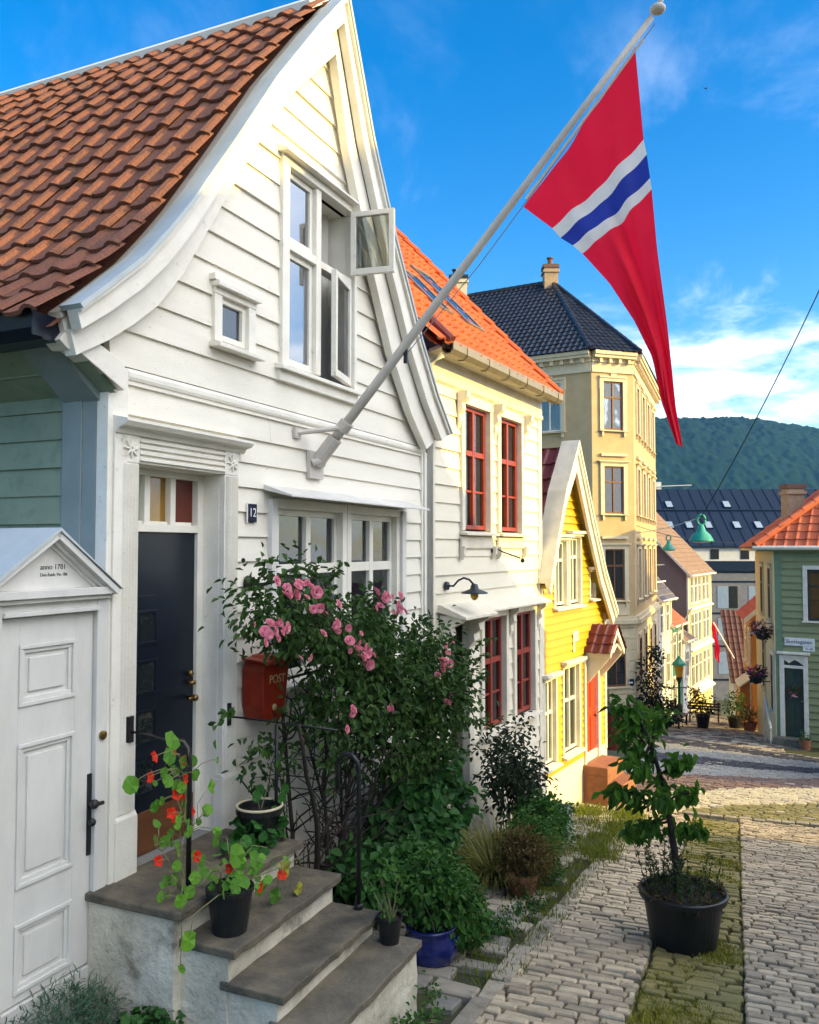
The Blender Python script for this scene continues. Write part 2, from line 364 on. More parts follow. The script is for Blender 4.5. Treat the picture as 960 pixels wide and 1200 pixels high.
def window(T, s0, s1, z0, z1, cas=.09, cast=.045, sash=.045, vb=(.5,), hb=(.35,), mcas=None, msash=None, mglass=None, mp=None, setback=-.05,
           sill=True, head=0, curtain=0, room=None, bar=.03, muntin=(), fakedepth=.22, label=None):
    """casing + reveal (window) > sash, pane, window_sill, curtain"""
    mcas = mcas or M['trim']; msash = msash or mcas; mglass = mglass or M['glass']; room = room or M['room']; mp = mp or (lambda a, b, c: (a, b, c))
    m = T.mb(mp)
    for a, b, c, d in ((s0-cas, s0, z0-.02, z1), (s1, s1+cas, z0-.02, z1)): m.box(a, b, -.04, cast, c, d)
    m.box(s0-cas-.0, s1+cas+.0, -.04, cast+.004, z1, z1+cas)
    if head: m.box(s0-cas-head, s1+cas+head, 0, cast+(.09 if head > .035 else .02), z1+cas, z1+cas+.045); m.box(s0-cas-head*.4, s1+cas+head*.4, 0, cast+.045, z1+cas-.04, z1+cas-.002)
    m.mi = 1
    e = .004; fd = -fakedepth
    m.quad((s0+e, setback-.02, z0), (s0+e, fd, z0), (s0+e, fd, z1), (s0+e, setback-.02, z1)); m.quad((s1-e, setback-.02, z0), (s1-e, fd, z0), (s1-e, fd, z1), (s1-e, setback-.02, z1))
    m.quad((s0, setback-.02, z1-e), (s1, setback-.02, z1-e), (s1, fd, z1-e), (s0, fd, z1-e)); m.quad((s0, setback-.02, z0+e), (s1, setback-.02, z0+e), (s1, fd, z0+e), (s0, fd, z0+e))
    m.quad((s0, fd, z0), (s1, fd, z0), (s1, fd, z1), (s0, fd, z1))
    w = m.build('window', [mcas, room], T.root, bevel=.004)
    if label: w['label'] = label
    m = T.mb(mp); y0, y1 = setback-.02, setback+.025
    m.box(s0, s0+sash, y0, y1, z0, z1); m.box(s1-sash, s1, y0, y1, z0, z1); m.box(s0+sash, s1-sash, y0, y1, z0, z0+sash); m.box(s0+sash, s1-sash, y0, y1, z1-sash, z1)
    for f in vb: x = s0+(s1-s0)*f; m.box(x-bar*.9, x+bar*.9, y0+.001, y1+.012, z0+sash, z1-sash)
    for f in hb: z = z1-(z1-z0)*f; m.box(s0+sash, s1-sash, y0+.002, y1+.008, z-bar, z+bar)
    for f in muntin: z = z1-(z1-z0)*f; m.box(s0+sash, s1-sash, y0+.004, y1-.006, z-bar*.4, z+bar*.4)
    m.build('sash', msash, w, bevel=.003)
    m = T.mb(mp); m.box(s0+sash*.5, s1-sash*.5, setback-.006, setback-.002, z0+sash*.5, z1-sash*.5); m.build('pane', mglass, w)
    if sill: m = T.mb(mp); m.prism([(-.03, z0-.065), (cast+.07, z0-.075), (cast+.07, z0-.045), (-.03, z0-.022)], 'a', s0-cas-.03, s1+cas+.03); m.build('window_sill', mcas, w, bevel=.004)
    if curtain:
        m = T.mb(mp)
        for a, b in ((s0+.02, s0+.02+(s1-s0)*curtain), (s1-.02-(s1-s0)*curtain, s1-.02)):
            N = 14
            pr = [(a+(b-a)*i/N, setback-.09+.022*math.sin(i*1.7+a*9)) for i in range(N+1)]
            for p, q in zip(pr, pr[1:]): m.quad((p[0], p[1], z0+.01), (q[0], q[1], z0+.01), (q[0], q[1], z1-.02), (p[0], p[1], z1-.02))
        m.build('curtain', M['curtain'], w, smooth=True, closed=False)
    return w
# foliage
def rv(): 
    while True:
        v = Vector((R.uniform(-1, 1), R.uniform(-1, 1), R.uniform(-1, 1)))
        if .05 < v.length < 1: return v
def clumps(mb, blobs, nclump, per, sig, L, w, kind='oval', ok=None, droop=.2, surf=.45, fold=.25):
    """leaf clumps spread through ellipsoids [(centre, radii)]; uneven outline with gaps"""
    wt = [b[1][0]*b[1][1]*b[1][2] for b in blobs]
    for _ in range(nclump):
        c, r = R.choices(blobs, wt)[0]; v = rv(); v = v.normalized()*(R.random()**surf)*R.uniform(.85, 1.1)
        ctr = Vector((c[0]+v.x*r[0], c[1]+v.y*r[1], c[2]+v.z*r[2]))
        for _ in range(R.randint(max(1, per//2), per)):
            p = ctr+Vector((R.gauss(0, sig), R.gauss(0, sig), R.gauss(0, sig*.8)))
            if ok and not ok(p): continue
            d = (v*.7+rv()*.9+Vector((0, 0, -droop))); n = Vector((0, 0, 1))*.9+rv()*.8+v*.5
            k = R.uniform(.65, 1.25); mb.leaf(p, d, n, L*k, w*k, kind, fold)
    return mb
def twig(mb, p, d, L, r, n=5, wob=.25, droop=0, seg=5):
    P = [Vector(p)]; d = Vector(d).normalized()
    for i in range(seg):
        d = (d+rv()*wob+Vector((0, 0, -droop))).normalized(); P.append(P[-1]+d*L/seg)
    mb.tube([tuple(q) for q in P], r, n, r*.4); return P
SUN_E = 3.0; SKY_S = .13; SKY_SAT = 1.48; SKY_HUE = .506; EXPO = 1.3; CLOUD = (6.6, 6.9, 7.4, 1); FILL_CLOUD = (12.2, 12.3, 12.6, 1)  # last cloud colour is the added fill light, out of view
HAZE = .00018
# ------------------------------------------------------------------ the white gabled house
ZA = -2.55
A = Thing('gabled_house', 'white clapboard gabled house with brown pantile roof and dark navy front door', 'house', FA, (0, 0, ZA))
rLo = [(-.43, 1.24), (-.25, 1.39), (.04, 1.64), (.24, 1.86), (.45, 2.11), (.88, 2.68), (1.38, 3.37), (1.98, 4.10), (2.44, 4.62)]
rLi = [(-.35, 1.02), (-.12, 1.15), (.08, 1.29), (.28, 1.45), (.50, 1.70), (.83, 2.19), (1.24, 2.80), (1.76, 3.48), (2.44, 4.16)]
rRo = [(2.44, 4.62), (2.91, 3.62), (3.39, 2.86), (3.99, 2.05), (4.40, 1.58), (4.80, 1.22)]
rRi = [(2.44, 4.16), (2.66, 3.45), (3.09, 2.60), (3.55, 1.84), (3.99, 1.34), (4.38, 1.02)]
lf = interp([(1.0, -.02), (1.22, -.02)]+[(z, s) for s, z in [(a[0]+.05, a[1]) for a in rLi[2:]]]); rf = interp([(z, s) for s, z in [(4.68, 1.05), (4.45, 1.42), (4.02, 1.92), (3.55, 2.60), (3.0, 3.45), (2.44, 4.40)]])
UW = (1.86, 2.93, 1.42, 2.97); SW = (1.02, 1.33, 1.42, 1.72); GW1 = (1.76, 2.76, -1.0, .30); GW2 = (2.92, 3.86, -1.0, .30); DR = (.22, 1.06, -1.92, .50)
def grow(o, k): return (o[0]-k, o[1]+k, o[2]-k, o[3]+k)
ops = [grow(UW, .05), grow(SW, .05), (GW1[0]-.05, GW2[1]+.05, GW1[2]-.05, GW1[3]+.08), (DR[0]-.08, DR[1]+.08, -2.6, DR[3]+.1)]
m = A.mb()
clap(m, -2.56, 1.0, .176, .14, 4.46, ops, joints=.6)
clap(m, 1.06, 4.42, .215, lambda z: max(.0, lf(z)), rf, ops, cuts=[1.2, 1.3, 1.45, 1.7, 2.2, 2.8, 3.5], joints=.5)
m.build('wall', M['white'], A.root)
m = A.mb()  # corner boards, ledge, foundation board
m.box(-.02, .14, -.05, .035, -2.05, 1.05); m.box(.02, .12, .035, .05, -1.95, .70); m.box(4.46, 4.62, -.05, .036, -2.6, 1.0)
m.prism([(-.02, .985), (.032, .985), (.040, 1.005), (.040, 1.03), (.024, 1.055), (-.02, 1.062)], 'a', .14, 4.56)
m.box(4.50, 4.56, .036, .055, -2.6, 1.0)
m.build('corner_board', M['trim'], A.root, bevel=.004)
# solid body behind the boards
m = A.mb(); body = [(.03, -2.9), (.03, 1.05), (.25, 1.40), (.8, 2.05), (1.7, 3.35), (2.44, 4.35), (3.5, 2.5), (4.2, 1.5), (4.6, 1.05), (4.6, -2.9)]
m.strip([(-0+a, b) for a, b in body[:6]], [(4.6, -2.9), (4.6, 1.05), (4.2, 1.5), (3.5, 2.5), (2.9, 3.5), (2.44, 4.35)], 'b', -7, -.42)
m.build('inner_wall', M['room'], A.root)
# side wall seen past the gate
sm = lambda u, d, z: (-d, -u, z)
m = A.mb(sm); clap(m, -2.5, 1.0, .165, .30, 6.5, (), t1=.022); m.build('side_wall', M['sidewall'], A.root)
m = A.mb(sm); m.box(.053, .16, -.03, .02, -2.5, .93); m.box(.16, .31, -.03, .026, -2.5, .93); m.build('side_corner_board', M['sidepost'], A.root, bevel=.004)
# eave underside and bracket
m = A.mb(); m.quad((-.34, .08, 1.10), (-.34, -6.5, 1.10), (-.01, -6.5, .88), (-.01, .08, .88)); m.quad((-.34, .08, 1.12), (-.34, -6.5, 1.12), (0.0, -6.5, .90), (0.0, .08, .90))
for k in range(2): m.box(-.335+.16*k, -.325+.16*k, -6.5, -.3, 1.085-.105*k, 1.10-.105*k)
m.build('eave_board', M['sidewall'], A.root)
m = A.mb(); m.prism([(-.36, 1.10), (-.30, 1.16), (.02, .95), (.02, .84), (-.02, .84)], 'b', -.30, -.03); m.build('eave_bracket', M['sidepost'], A.root, bevel=.005)
m = A.mb(); m.prism([(-.43, 1.09), (-.37, 1.05), (-.31, 1.06), (-.02, .93), (.05, .90), (.05, 1.05), (-.2, 1.15), (-.36, 1.18)], 'b', -.03, .09); m.build('gable_return', M['trim'], A.root, bevel=.004)
g = [(-.36, 1.08), (-.50, 1.08), (-.56, 1.13), (-.58, 1.22), (-.565, 1.22), (-.545, 1.14), (-.495, 1.095), (-.36, 1.095)]
m = A.mb(); m.prism(g, 'b', -6.5, .05); m.box(-.57, -.36, .042, .052, 1.09, 1.21); m.build('gutter', M['navygut'], A.root)
# bargeboards
def shift(P, k, q=0): return [(a+q*(.5 if i else .5), b+k) for i, (a, b) in enumerate(P)]
for nm, O, I in (('bargeboard', rLo, rLi), ('bargeboard', rRo, rRi)):
    mid = [((o[0]*.55+i[0]*.45), (o[1]*.55+i[1]*.45)) for o, i in zip(O, I)]
    low = [((o[0]*.92+i[0]*.08), (o[1]*.92+i[1]*.08)) for o, i in zip(O, I)]
    m = A.mb(); m.strip(O, mid, 'b', .135, .205); m.strip(mid, I, 'b', .05, .125); m.strip(O, low, 'b', .205, .235)
    ins = [((o[0]*.2+i[0]*.8), (o[1]*.2+i[1]*.8)) for o, i in zip(O, I)]
    m.strip(O, ins, 'b', .0, .088)
    m.build(nm, M['trim'], A.root)
    m = A.mb(); lift = .018; sg = -1 if O is rLo else 1
    up = [(a+sg*.02, b+lift) for a, b in O]; m.strip(up, [(a, b-.002) for a, b in O], 'b', .10, .25)
    m.build('verge_capping', M['zincblue'], A.root)
# roof surfaces
def curveP(pts, off):
    C = [Vector(p) for p in pts]; D = [0]
    for a, b in zip(C, C[1:]): D.append(D[-1]+(b-a).length)
    N = [];
    for i in range(len(C)):
        d = C[min(i+1, len(C)-1)]-C[max(0, i-1)]; d.normalize(); q = Vector((-d.y, d.x)); N.append(q if q.y > 0 else -q)
    def P(u, v, h):
        v2 = min(max(v, -.2), D[-1]+.05)
        i = 0
        while i < len(D)-2 and D[i+1] < v2: i += 1
        t = (v2-D[i])/(D[i+1]-D[i]); p = C[i].lerp(C[i+1], t); q = N[i].lerp(N[i+1], max(0, min(1, t)))
        p = p+q*(h+off); return (p.x, u, p.y)
    return P, D[-1]
ridgez = [(a-.10, b-.05) for a, b in rLo[:-1]]+[(2.38, 4.56)]
P, Ln = curveP(ridgez, .045)
m = A.mb(); tiles(m, P, -6.4, .125, -.02, Ln-.1, .235, .265, .028, 8, .030, jit=.006)
roof = m.build('roof', M['tileA'], A.root, smooth=False, closed=False)
m = A.mb(); P2, L2 = curveP(ridgez, -.06)
for i in range(12): v0 = L2*i/12; v1 = L2*(i+1)/12; m.quad(P2(-6.4, v0, 0), P2(.1, v0, 0), P2(.1, v1, 0), P2(-6.4, v1, 0))
Pr, Lr = curveP(list(reversed(rRo)), -.03); tiles(m, lambda u, v, h: Pr(u, v, h), -6.4, .1, 0, Lr-.1, .25, .3, .03, 4, .03)
for i in range(8): v0 = Lr*i/8; v1 = Lr*(i+1)/8; m.quad(Pr(-6.4, v0, -.05), Pr(.1, v0, -.05), Pr(.1, v1, -.05), Pr(-6.4, v1, -.05))
m.build('rear_roof_slope', M['tileA'], A.root, closed=False)
m = A.mb(); m.prism([(2.18, 4.42), (2.43, 4.62), (2.64, 4.34), (2.66, 4.36), (2.44, 4.72), (2.16, 4.49)], 'b', -6.4, .03); m.build('ridge_capping', M['trim'], A.root)
m = A.mb(); m.box(2.15, 2.5, -4.9, -4.1, 4.3, 4.78); m.prism([(2.08, 4.76), (2.55, 4.76), (2.48, 4.83), (2.3, 4.87), (2.14, 4.83)], 'b', -5.0, -3.95); m.build('roof_hatch', M['iron'], A.root)
# upper window with two open sashes
s0, s1, z0, z1 = UW; sm_ = (s0+s1)/2-.06; tz = 2.36
m = A.mb()
m.box(s0-.10, s0, -.05, .05, z0-.03, z1); m.box(s1, s1+.05, -.05, .05, z0-.03, z1); m.box(s0-.1, s1+.06, -.05, .052, z1, z1+.075)
m.prism([(0, z1+.07), (.12, z1+.06), (.12, z1+.08), (0, z1+.13)], 'a', s0-.14, s1+.08)
m.box(s0-.14, s1+.06, 0, .055, z0-.15, z0-.035)
m.mi = 1; m.box(s0, s1, -.40, -.38, z0, z1); m.mi = 2
m.quad((s1-.003, -.04, z0), (s1-.003, -.38, z0), (s1-.003, -.38, z1), (s1-.003, -.04, z1)); m.quad((s0+.003, -.04, z0), (s0+.003, -.38, z0), (s0+.003, -.38, z1), (s0+.003, -.04, z1))
m.quad((s0, -.08, z1-.003), (s1, -.08, z1-.003), (s1, -.39, z1-.003), (s0, -.39, z1-.003))
uw = m.build('window', [M['trim'], M['roomlight'], M['trim']], A.root, bevel=.004)
m = A.mb(); m.prism([(-.03, z0-.055), (.10, z0-.07), (.10, z0-.04), (-.03, z0-.01)], 'a', s0-.16, s1+.08); m.build('window_sill', M['trim'], uw, bevel=.004)
m = A.mb(); m.box(sm_-.04, sm_+.04, -.08, .03, z0, z1); m.box(s0, sm_-.04, -.08, .03, tz-.035, tz+.035); m.box(sm_+.04, s1, -.08, .02, tz-.03, tz+.03)
m.build('mullion', M['trim'], uw, bevel=.004)
def sash(T, par, a, b, c, d, mp=None, w=.045, th=.045, g=None, mt=None):
    m = T.mb(mp); m.box(a, a+w, -th/2, th/2, c, d); m.box(b-w, b, -th/2, th/2, c, d); m.box(a+w, b-w, -th/2, th/2, c, c+w*1.2); m.box(a+w, b-w, -th/2, th/2, d-w, d)
    o = m.build('sash', mt or M['trim'], par, bevel=.003); m = T.mb(mp); m.box(a+w*.6, b-w*.6, -.003, .003, c+w*.6, d-w*.6); m.build('pane', g or M['glass'], par); return o
fx = lambda u, d, z: (u, d-.03, z)
sash(A, uw, s0+.005, sm_-.042, tz+.036, z1-.005, fx, g=M['glasssky']); sash(A, uw, s0+.005, sm_-.042, z0+.005, tz-.036, fx, g=M['glasssky'])
def hinge(hs, hn, ang):
    ca, sa = math.cos(ang), math.sin(ang)
    return lambda u, d, z: (hs-u*ca+d*sa, hn+u*sa+d*ca, z)
sash(A, uw, .0, .40, tz+.036, z1-.01, hinge(s1-.07, .05, rad(98)), .045); sash(A, uw, .0, .49, z0+.01, tz-.036, hinge(s1-.01, .0, rad(13)), .05)
m = A.mb()
for a, b, zz in ((s0+.02, s0+.44, z1), (sm_+.05, s1-.03, z1)):
    pr = [(a+(b-a)*i/12, -.2+.02*math.sin(i*1.9)) for i in range(13)]
    for p, q in zip(pr, pr[1:]): m.quad((p[0], p[1], z0), (q[0], q[1], z0), (q[0], q[1], zz), (p[0], p[1], zz))
m.build('curtain', M['curtain'], uw, smooth=True, closed=False)
# attic window
w = window(A, *SW, cas=.085, cast=.045, sash=.04, setback=-.01, vb=(), hb=(), mcas=M['trim'], head=.03, label='tiny square attic window')
# ground floor double window with sloping weather board
for o in (GW1, GW2): window(A, *o, cas=.075, cast=.03, sash=.05, vb=(.5,), hb=(.36,), bar=.04, head=0, curtain=.16 if o is GW1 else 0, fakedepth=.4)
m = A.mb(); m.box(1.62, 1.70, 0, .06, -1.1, .36); m.box(3.93, 4.02, 0, .06, -1.1, .36); m.prism([(0, .45), (.015, .47), (.27, .385), (.27, .37), (.0, .43)], 'a', 1.56, 4.12); m.build('weather_board', M['gate'], A.root, bevel=.003)
# front door
r0 = -.15; d = DR
m = A.mb()
for a in (.075, 1.06):
    m.box(a, a+.145, -.02, .045, -1.55, .50)
    for k in range(5): m.prism([(a+.012+k*.026, .045), (a+.030+k*.026, .045), (a+.021+k*.026, .069)], 'c', -1.52, .49)
    m.box(a-.015, a+.16, -.02, .06, -2.0, -1.55); m.prism([(-.01, -1.55), (.062, -1.55), (.045, -1.52), (-.01, -1.52)], 'a', a-.01, a+.155)
    m.box(a-.004, a+.149, -.02, .05, .50, .66)
    for k in range(8):
        an = k*math.pi/4; cx, cz = a+.0725, .58
        m.prism([(cx+.012*math.cos(an+1), cz+.012*math.sin(an+1)), (cx+.062*math.cos(an), cz+.062*math.sin(an)), (cx+.012*math.cos(an-1), cz+.012*math.sin(an-1))], 'b', .05, .064)
m.box(.22, 1.06, -.02, .04, .50, .66)
for k in range(4): m.box(.225, 1.055, .04, .056, .515+k*.037, .535+k*.037)
m.prism([(0, .66), (.06, .66), (.075, .69), (.12, .70), (.14, .725), (.14, .74), (0, .77)], 'a', .02, 1.27)
m.build('door_surround', M['trim'], A.root, bevel=.003)
m = A.mb()
m.box(.20, .222, r0-.06, 0, -1.95, .5); m.box(1.058, 1.08, r0-.06, 0, -1.95, .5); m.box(.2, 1.08, r0-.06, 0, .497, .52)
m.box(.222, .27, r0-.05, r0+.02, -1.9, .497); m.box(1.0, 1.058, r0-.05, r0+.02, -1.9, .497); m.box(.27, 1.0, r0-.05, r0+.025, .10, .15); m.box(.27, 1.0, r0-.05, r0+.02, .455, .497)
for x in (.27+.235, .27+.48): m.box(x-.025, x+.025, r0-.05, r0+.015, .15, .455)
for x in (.27, .505, .75): m.box(x+.03, x+.215, r0-.03, r0-.005, .15, .17)
fr = m.build('door_frame', M['trim'], A.root, bevel=.003)
for i, (x, cc) in enumerate(((.27, (.04, .12, .03)), (.53, (.32, .17, .02)), (.775, (.14, .018, .008)))):
    mm = mat('stained pane %d' % i, cc, None, .12, 4, spec=.6)
    m = A.mb(); m.box(x, x+.225, r0-.035, r0-.03, .15, .455); m.build('pane', mm, fr)
m = A.mb(); m.box(.272, .998, r0-.045, r0-.005, -1.90, .098)
m.box(.36, .62, r0-.005, r0+.004, -.42-.9, -.30); 
for k in range(4):
    z = -.50-.31*k; x = .45
    m.box(x-.02, x+.17, r0+.004, r0+.014, z+.09, z+.108); m.box(x-.02, x+.17, r0+.004, r0+.014, z-.108, z-.09); m.box(x-.02, x, r0+.004, r0+.014, z-.09, z+.09); m.box(x+.15, x+.17, r0+.004, r0+.014, z-.09, z+.09)
    m.mi = 1; m.box(x, x+.15, r0+.0042, r0+.006, z-.09, z+.09); m.mi = 0
dr = m.build('door', [M['navy'], M['glassdark']], A.root, bevel=.002)
m = A.mb(); m.box(.30, .99, r0-.004, r0+.012, -1.90, -1.64); m.build('kick_board', M['brownwood'], dr, bevel=.003)
m = A.mb(); m.lathe((.94, r0+.03, -.90), [(0.0, -.012), (.03, -.01), (.03, .01), (0, .012)], 12); m.tube([(.94, r0, -1.0), (.94, r0+.05, -1.0), (.88, r0+.055, -1.0)], .011); m.ball((.94, r0+.06, -1.0), .024); m.ball((.94, r0+.02, -.84), .022); m.build('handle', M['brass'], dr, smooth=True)
m = A.mb(); m.box(.22, 1.06, r0-.06, .05, -1.97, -1.905); m.build('threshold', M['greywood'], A.root, bevel=.005)

# house number, lamp, post box
t = Thing('house_number_sign', 'dark blue enamel house number plate on the white clapboard beside the navy door', 'sign', FA, (1.40, .03, .24))
m = t.mb(); m.box(1.345, 1.455, .03, .04, .185, .315); m.build('plate', M['enamelblue'], t.root, bevel=.006)
m = t.mb(); 
for a, b, c, dd in ((1.338, 1.347, .178, .322), (1.453, 1.462, .178, .322)): m.box(a, b, .028, .037, c, dd)
m.build('border', M['enamelwhite'], t.root)
t.text('12', (1.40, .0412, .25), (1, 0, 0), (0, 0, 1), .09, M['enamelwhite'])
t = Thing('wall_lamp', 'black gooseneck wall lamp beside the pink roses', 'wall lamp', FA, (1.34, .03, -.24))
m = t.mb(); m.lathe((1.36, .03, -.25), [(0, 0), (.055, 0), (.05, .02), (.03, .035), (0, .04)], 18, 'b')
m.build('backplate', M['iron'], t.root, smooth=True)
arm = [(1.36, .05, -.25), (1.38, .13, -.26), (1.44, .20, -.24), (1.50, .26, -.17), (1.56, .33, -.14), (1.62, .40, -.17), (1.65, .43, -.22)]
m = t.mb(); m.tube(arm, .012); m.build('arm', M['iron'], t.root, smooth=True)
m = t.mb(); m.lathe((1.65, .43, -.36), [(.145, 0), (.14, .012), (.06, .06), (.035, .10), (.03, .15), (0, .15)], 20); m.build('lamp_shade', M['iron'], t.root, smooth=True)
t = Thing('post_box', 'dark red wall post box half hidden by rose leaves', 'post box', FA, (1.45, .03, -1.0))
prof = [(1.36, -1.20), (1.52, -1.24), (1.60, -1.17), (1.66, -.86), (1.63, -.79), (1.55, -.755), (1.44, -.76), (1.36, -.80), (1.325, -.86), (1.33, -1.1)]
m = t.mb(); m.prism([(p[0]-.03, p[1]) for p in prof], 'b', .03, .21); m.build('body', M['postred'], t.root, bevel=.012)
m = t.mb(); m.prism([(.03, -.77), (.235, -.79), (.24, -.82), (.23, -.82), (.22, -.80), (.03, -.785)], 'a', 1.29, 1.64); m.build('flap', M['postred'], t.root, bevel=.004)
t.text('POST', (1.47, .2115, -.93), (1, 0, -.05), (.05, 0, 1), .085, M['gold'])
m = t.mb(); m.ball((1.43, .215, -1.12), .03, 10, (1, .3, .8)); m.build('horn_emblem', M['gold'], t.root)

# flagpole and flag
pd = Vector((0, 2.71, 3.05)); foot = Vector((2.28, .06, .70))
t = Thing('flagpole', 'long slanted white flagpole fixed to the gable front', 'flagpole', FA, tuple(foot))
tip = foot+pd
m = t.mb(); m.tube([tuple(foot+pd*k) for k in (0, .2, .4, .6, .8, .985)], .041, 14, .022); m.build('pole', M['pole'], t.root, smooth=True)
m = t.mb(); e = tip; m.ball(tuple(e), .045, 12, (1.25, 1.25, .8)); m.ball(tuple(e+Vector((0, .02, .05))), .02, 8); m.build('finial', M['pole'], t.root, smooth=True)
m = t.mb(); m.box(2.17, 2.39, .02, .05, .56, .78); m.tube([(2.2, .05, .68), (2.28, .12, .72), (2.36, .05, .68)], .03, 8); m.tube([tuple(foot+pd*-.005), tuple(foot+pd*.06)], .06, 12); m.build('socket', M['pole'], t.root, smooth=False)
b = foot+pd*.085; m = t.mb(); m.tube([(2.0, .03, .90), (b.x-.02, b.y, b.z)], .02, 8); m.box(1.96, 2.04, .02, .045, .86, .94); m.tube([tuple(foot+pd*.08), tuple(foot+pd*.10)], .058, 12); m.build('stay', M['pole'], t.root)
fb = foot+pd*.66+Vector((0.03, .05, -.05)); m = t.mb()
m.tube([tuple(foot+pd*.98+Vector((.03, .03, -.02))), tuple(fb), tuple(foot+pd*.50+Vector((.02, .03, -.09))), tuple(foot+pd*.28+Vector((0, .02, -.06)))], .004, 5); m.build('halyard', M['rope'], t.root)
m = t.mb(); c = foot+pd*.28; m.box(c.x-.012, c.x+.012, c.y+.01, c.y+.04, c.z-.12, c.z+.02); m.build('cleat', M['iron'], t.root)

hoT = foot+pd*.955+Vector((.02, .02, -.04)); hoB = foot+pd*.635+Vector((.02, .03, -.06))
t = Thing('flag', 'red flag with white and blue bands drooping from the slanted pole', 'flag', FA, tuple(hoT))
# drape in the pole's plane: (n, z) outlines of the outer fold and the free edge, measured down the fly
outer = [(0, 2.61, 3.53), (.285, 2.66, 2.86), (.325, 2.68, 2.75), (.405, 2.70, 2.58), (.445, 2.71, 2.50), (.6, 2.74, 2.08), (.75, 2.80, 1.55), (.86, 2.83, 1.20), (.93, 2.85, .96), (1, 2.89, .69)]
inner = [(0, 1.79, 2.52), (.285, 2.01, 2.32), (.325, 2.07, 2.24), (.405, 2.16, 2.17), (.445, 2.23, 2.10), (.58, 2.42, 1.86), (.70, 2.59, 1.57), (.80, 2.71, 1.30), (.90, 2.76, 1.01), (1, 2.86, .70)]
fo = lambda v: (interp([(p[0], p[1]) for p in outer])(v), interp([(p[0], p[2]) for p in outer])(v))
fi = lambda v: (interp([(p[0], p[1]) for p in inner])(v), interp([(p[0], p[2]) for p in inner])(v))
bands = [(0, .285, 'fred'), (.285, .325, 'fwhite'), (.325, .405, 'fblue'), (.405, .445, 'fwhite'), (.445, 1, 'fred')]
NU = 22
def fp(u, v, side):
    a, b = fo(v), fi(v); n = a[0]+(b[0]-a[0])*u; z = a[1]+(b[1]-a[1])*u
    amp = (.016+.035*v)*math.sin(math.pi*min(1, u*1.0))
    s = hoT.x+amp*math.sin(u*12+v*5)+.6*amp*math.sin(u*23-v*7+1)+.05*v*math.sin(u*4+1)+side*(.012+.05*math.sin(math.pi*u))*min(1, v*2+.05)
    sag = -.035*math.sin(math.pi*u)*(1-v)
    return (s, n, z+sag)
for nm, sides in (('cloth', (0,)), ('folded_cloth', (1.0,))):
    m = t.mb(); mats = ['fred', 'fwhite', 'fblue']
    for v0, v1, k in bands:
        m.mi = mats.index(k); nv = max(2, int((v1-v0)*44))
        for i in range(nv):
            va = v0+(v1-v0)*i/nv; vb = v0+(v1-v0)*(i+1)/nv
            for j in range(NU):
                ua, ub = j/NU, (j+1)/NU
                if nm == 'folded_cloth' and ub > 1-.02: continue
                m.quad(fp(ua, va, sides[0]), fp(ub, va, sides[0]), fp(ub, vb, sides[0]), fp(ua, vb, sides[0]))
    if nm == 'folded_cloth': continue
    o = m.build(nm, [M[k] for k in mats], t.root, closed=False)
    bm = bmesh.new(); bm.from_mesh(o.data); bmesh.ops.remove_doubles(bm, verts=bm.verts, dist=.0005); bm.to_mesh(o.data); bm.free()
    o.data.polygons.foreach_set('use_smooth', [True]*len(o.data.polygons))
m = t.mb(); m.tube([tuple(hoT), tuple(hoB)], .012, 6); m.build('hoist_hem', M['fwhite'], t.root)

# ------------------------------------------------------------------ gate
G = Thing('garden_gate', 'white panelled garden gate under a small pediment dated 1781', 'gate', FA, (-.4, 0, -2.45))
m = G.mb(); m.box(-.80, -.715, -.03, .05, -2.4, -.28); m.box(-.085, .0, -.03, .045, -2.4, -.28); m.box(-.80, -.0, -.03, .04, -.33, -.245); m.box(-.715, -.085, -.02, .065, -.345, -.32)
m.box(-.715, -.085, -.06, -.03, -2.4, -.35); m.box(-1.6, .0, -.12, .03, -3.0, -2.27)
m.build('frame', M['gate'], G.root, bevel=.004)
def panel(m, a, b, c, d):
    for i, (k, h) in enumerate(((0, .022), (.022, .010))):
        m.box(a+k, b-k, .0, h+.012*i*0+.004, d-k-.022, d-k); m.box(a+k, b-k, .0, h+.004, c+k, c+k+.022); m.box(a+k, a+k+.022, .0, h+.003, c+k+.022, d-k-.022); m.box(b-k-.022, b-k, .0, h+.003, c+k+.022, d-k-.022)
    m.prism([(a+.07, c+.07), (b-.07, c+.07), (b-.07, d-.07), (a+.07, d-.07)], 'b', 0, .012)
m = G.mb(); m.box(-.71, -.09, -.03, .0, -2.26, -.352)
for x0, x1, c, dd in ((-.71, -.585, -2.26, -.352), (-.215, -.09, -2.26, -.352), (-.585, -.215, -2.26, -2.215), (-.585, -.215, -1.875, -1.70), (-.585, -.215, -.985, -.80), (-.585, -.215, -.49, -.352)): m.box(x0, x1, 0, .016, c, dd)
for c, dd in ((-2.215, -1.875), (-1.70, -.985), (-.80, -.49)): panel(m, -.585, -.215, c, dd)
leaf_ = m.build('door', M['gate'], G.root, bevel=.003)
m = G.mb(); m.box(-.118, -.088, .016, .022, -1.68, -1.24); m.ball((-.105, .06, -1.40), .026, 10); m.tube([(-.105, .02, -1.40), (-.105, .075, -1.40), (-.06, .08, -1.40)], .011, 8); m.ball((-.105, .045, -1.50), .022, 10); m.build('handle', M['iron'], leaf_)
m = G.mb(); m.lathe((-.04, .045, -1.04), [(0, -.004), (.025, -.004), (.025, .012), (.012, .016), (0, .016)], 14, 'b')
m.build('lock', M['brass'], G.root)
apx = (-.43, .085); Lc = (-.92, -.235); Rc = (.015, -.235)
m = G.mb(); m.box(-.90, .0, .0, .10, -.255, -.215); m.box(-.88, -.01, .0, .075, -.28, -.255)
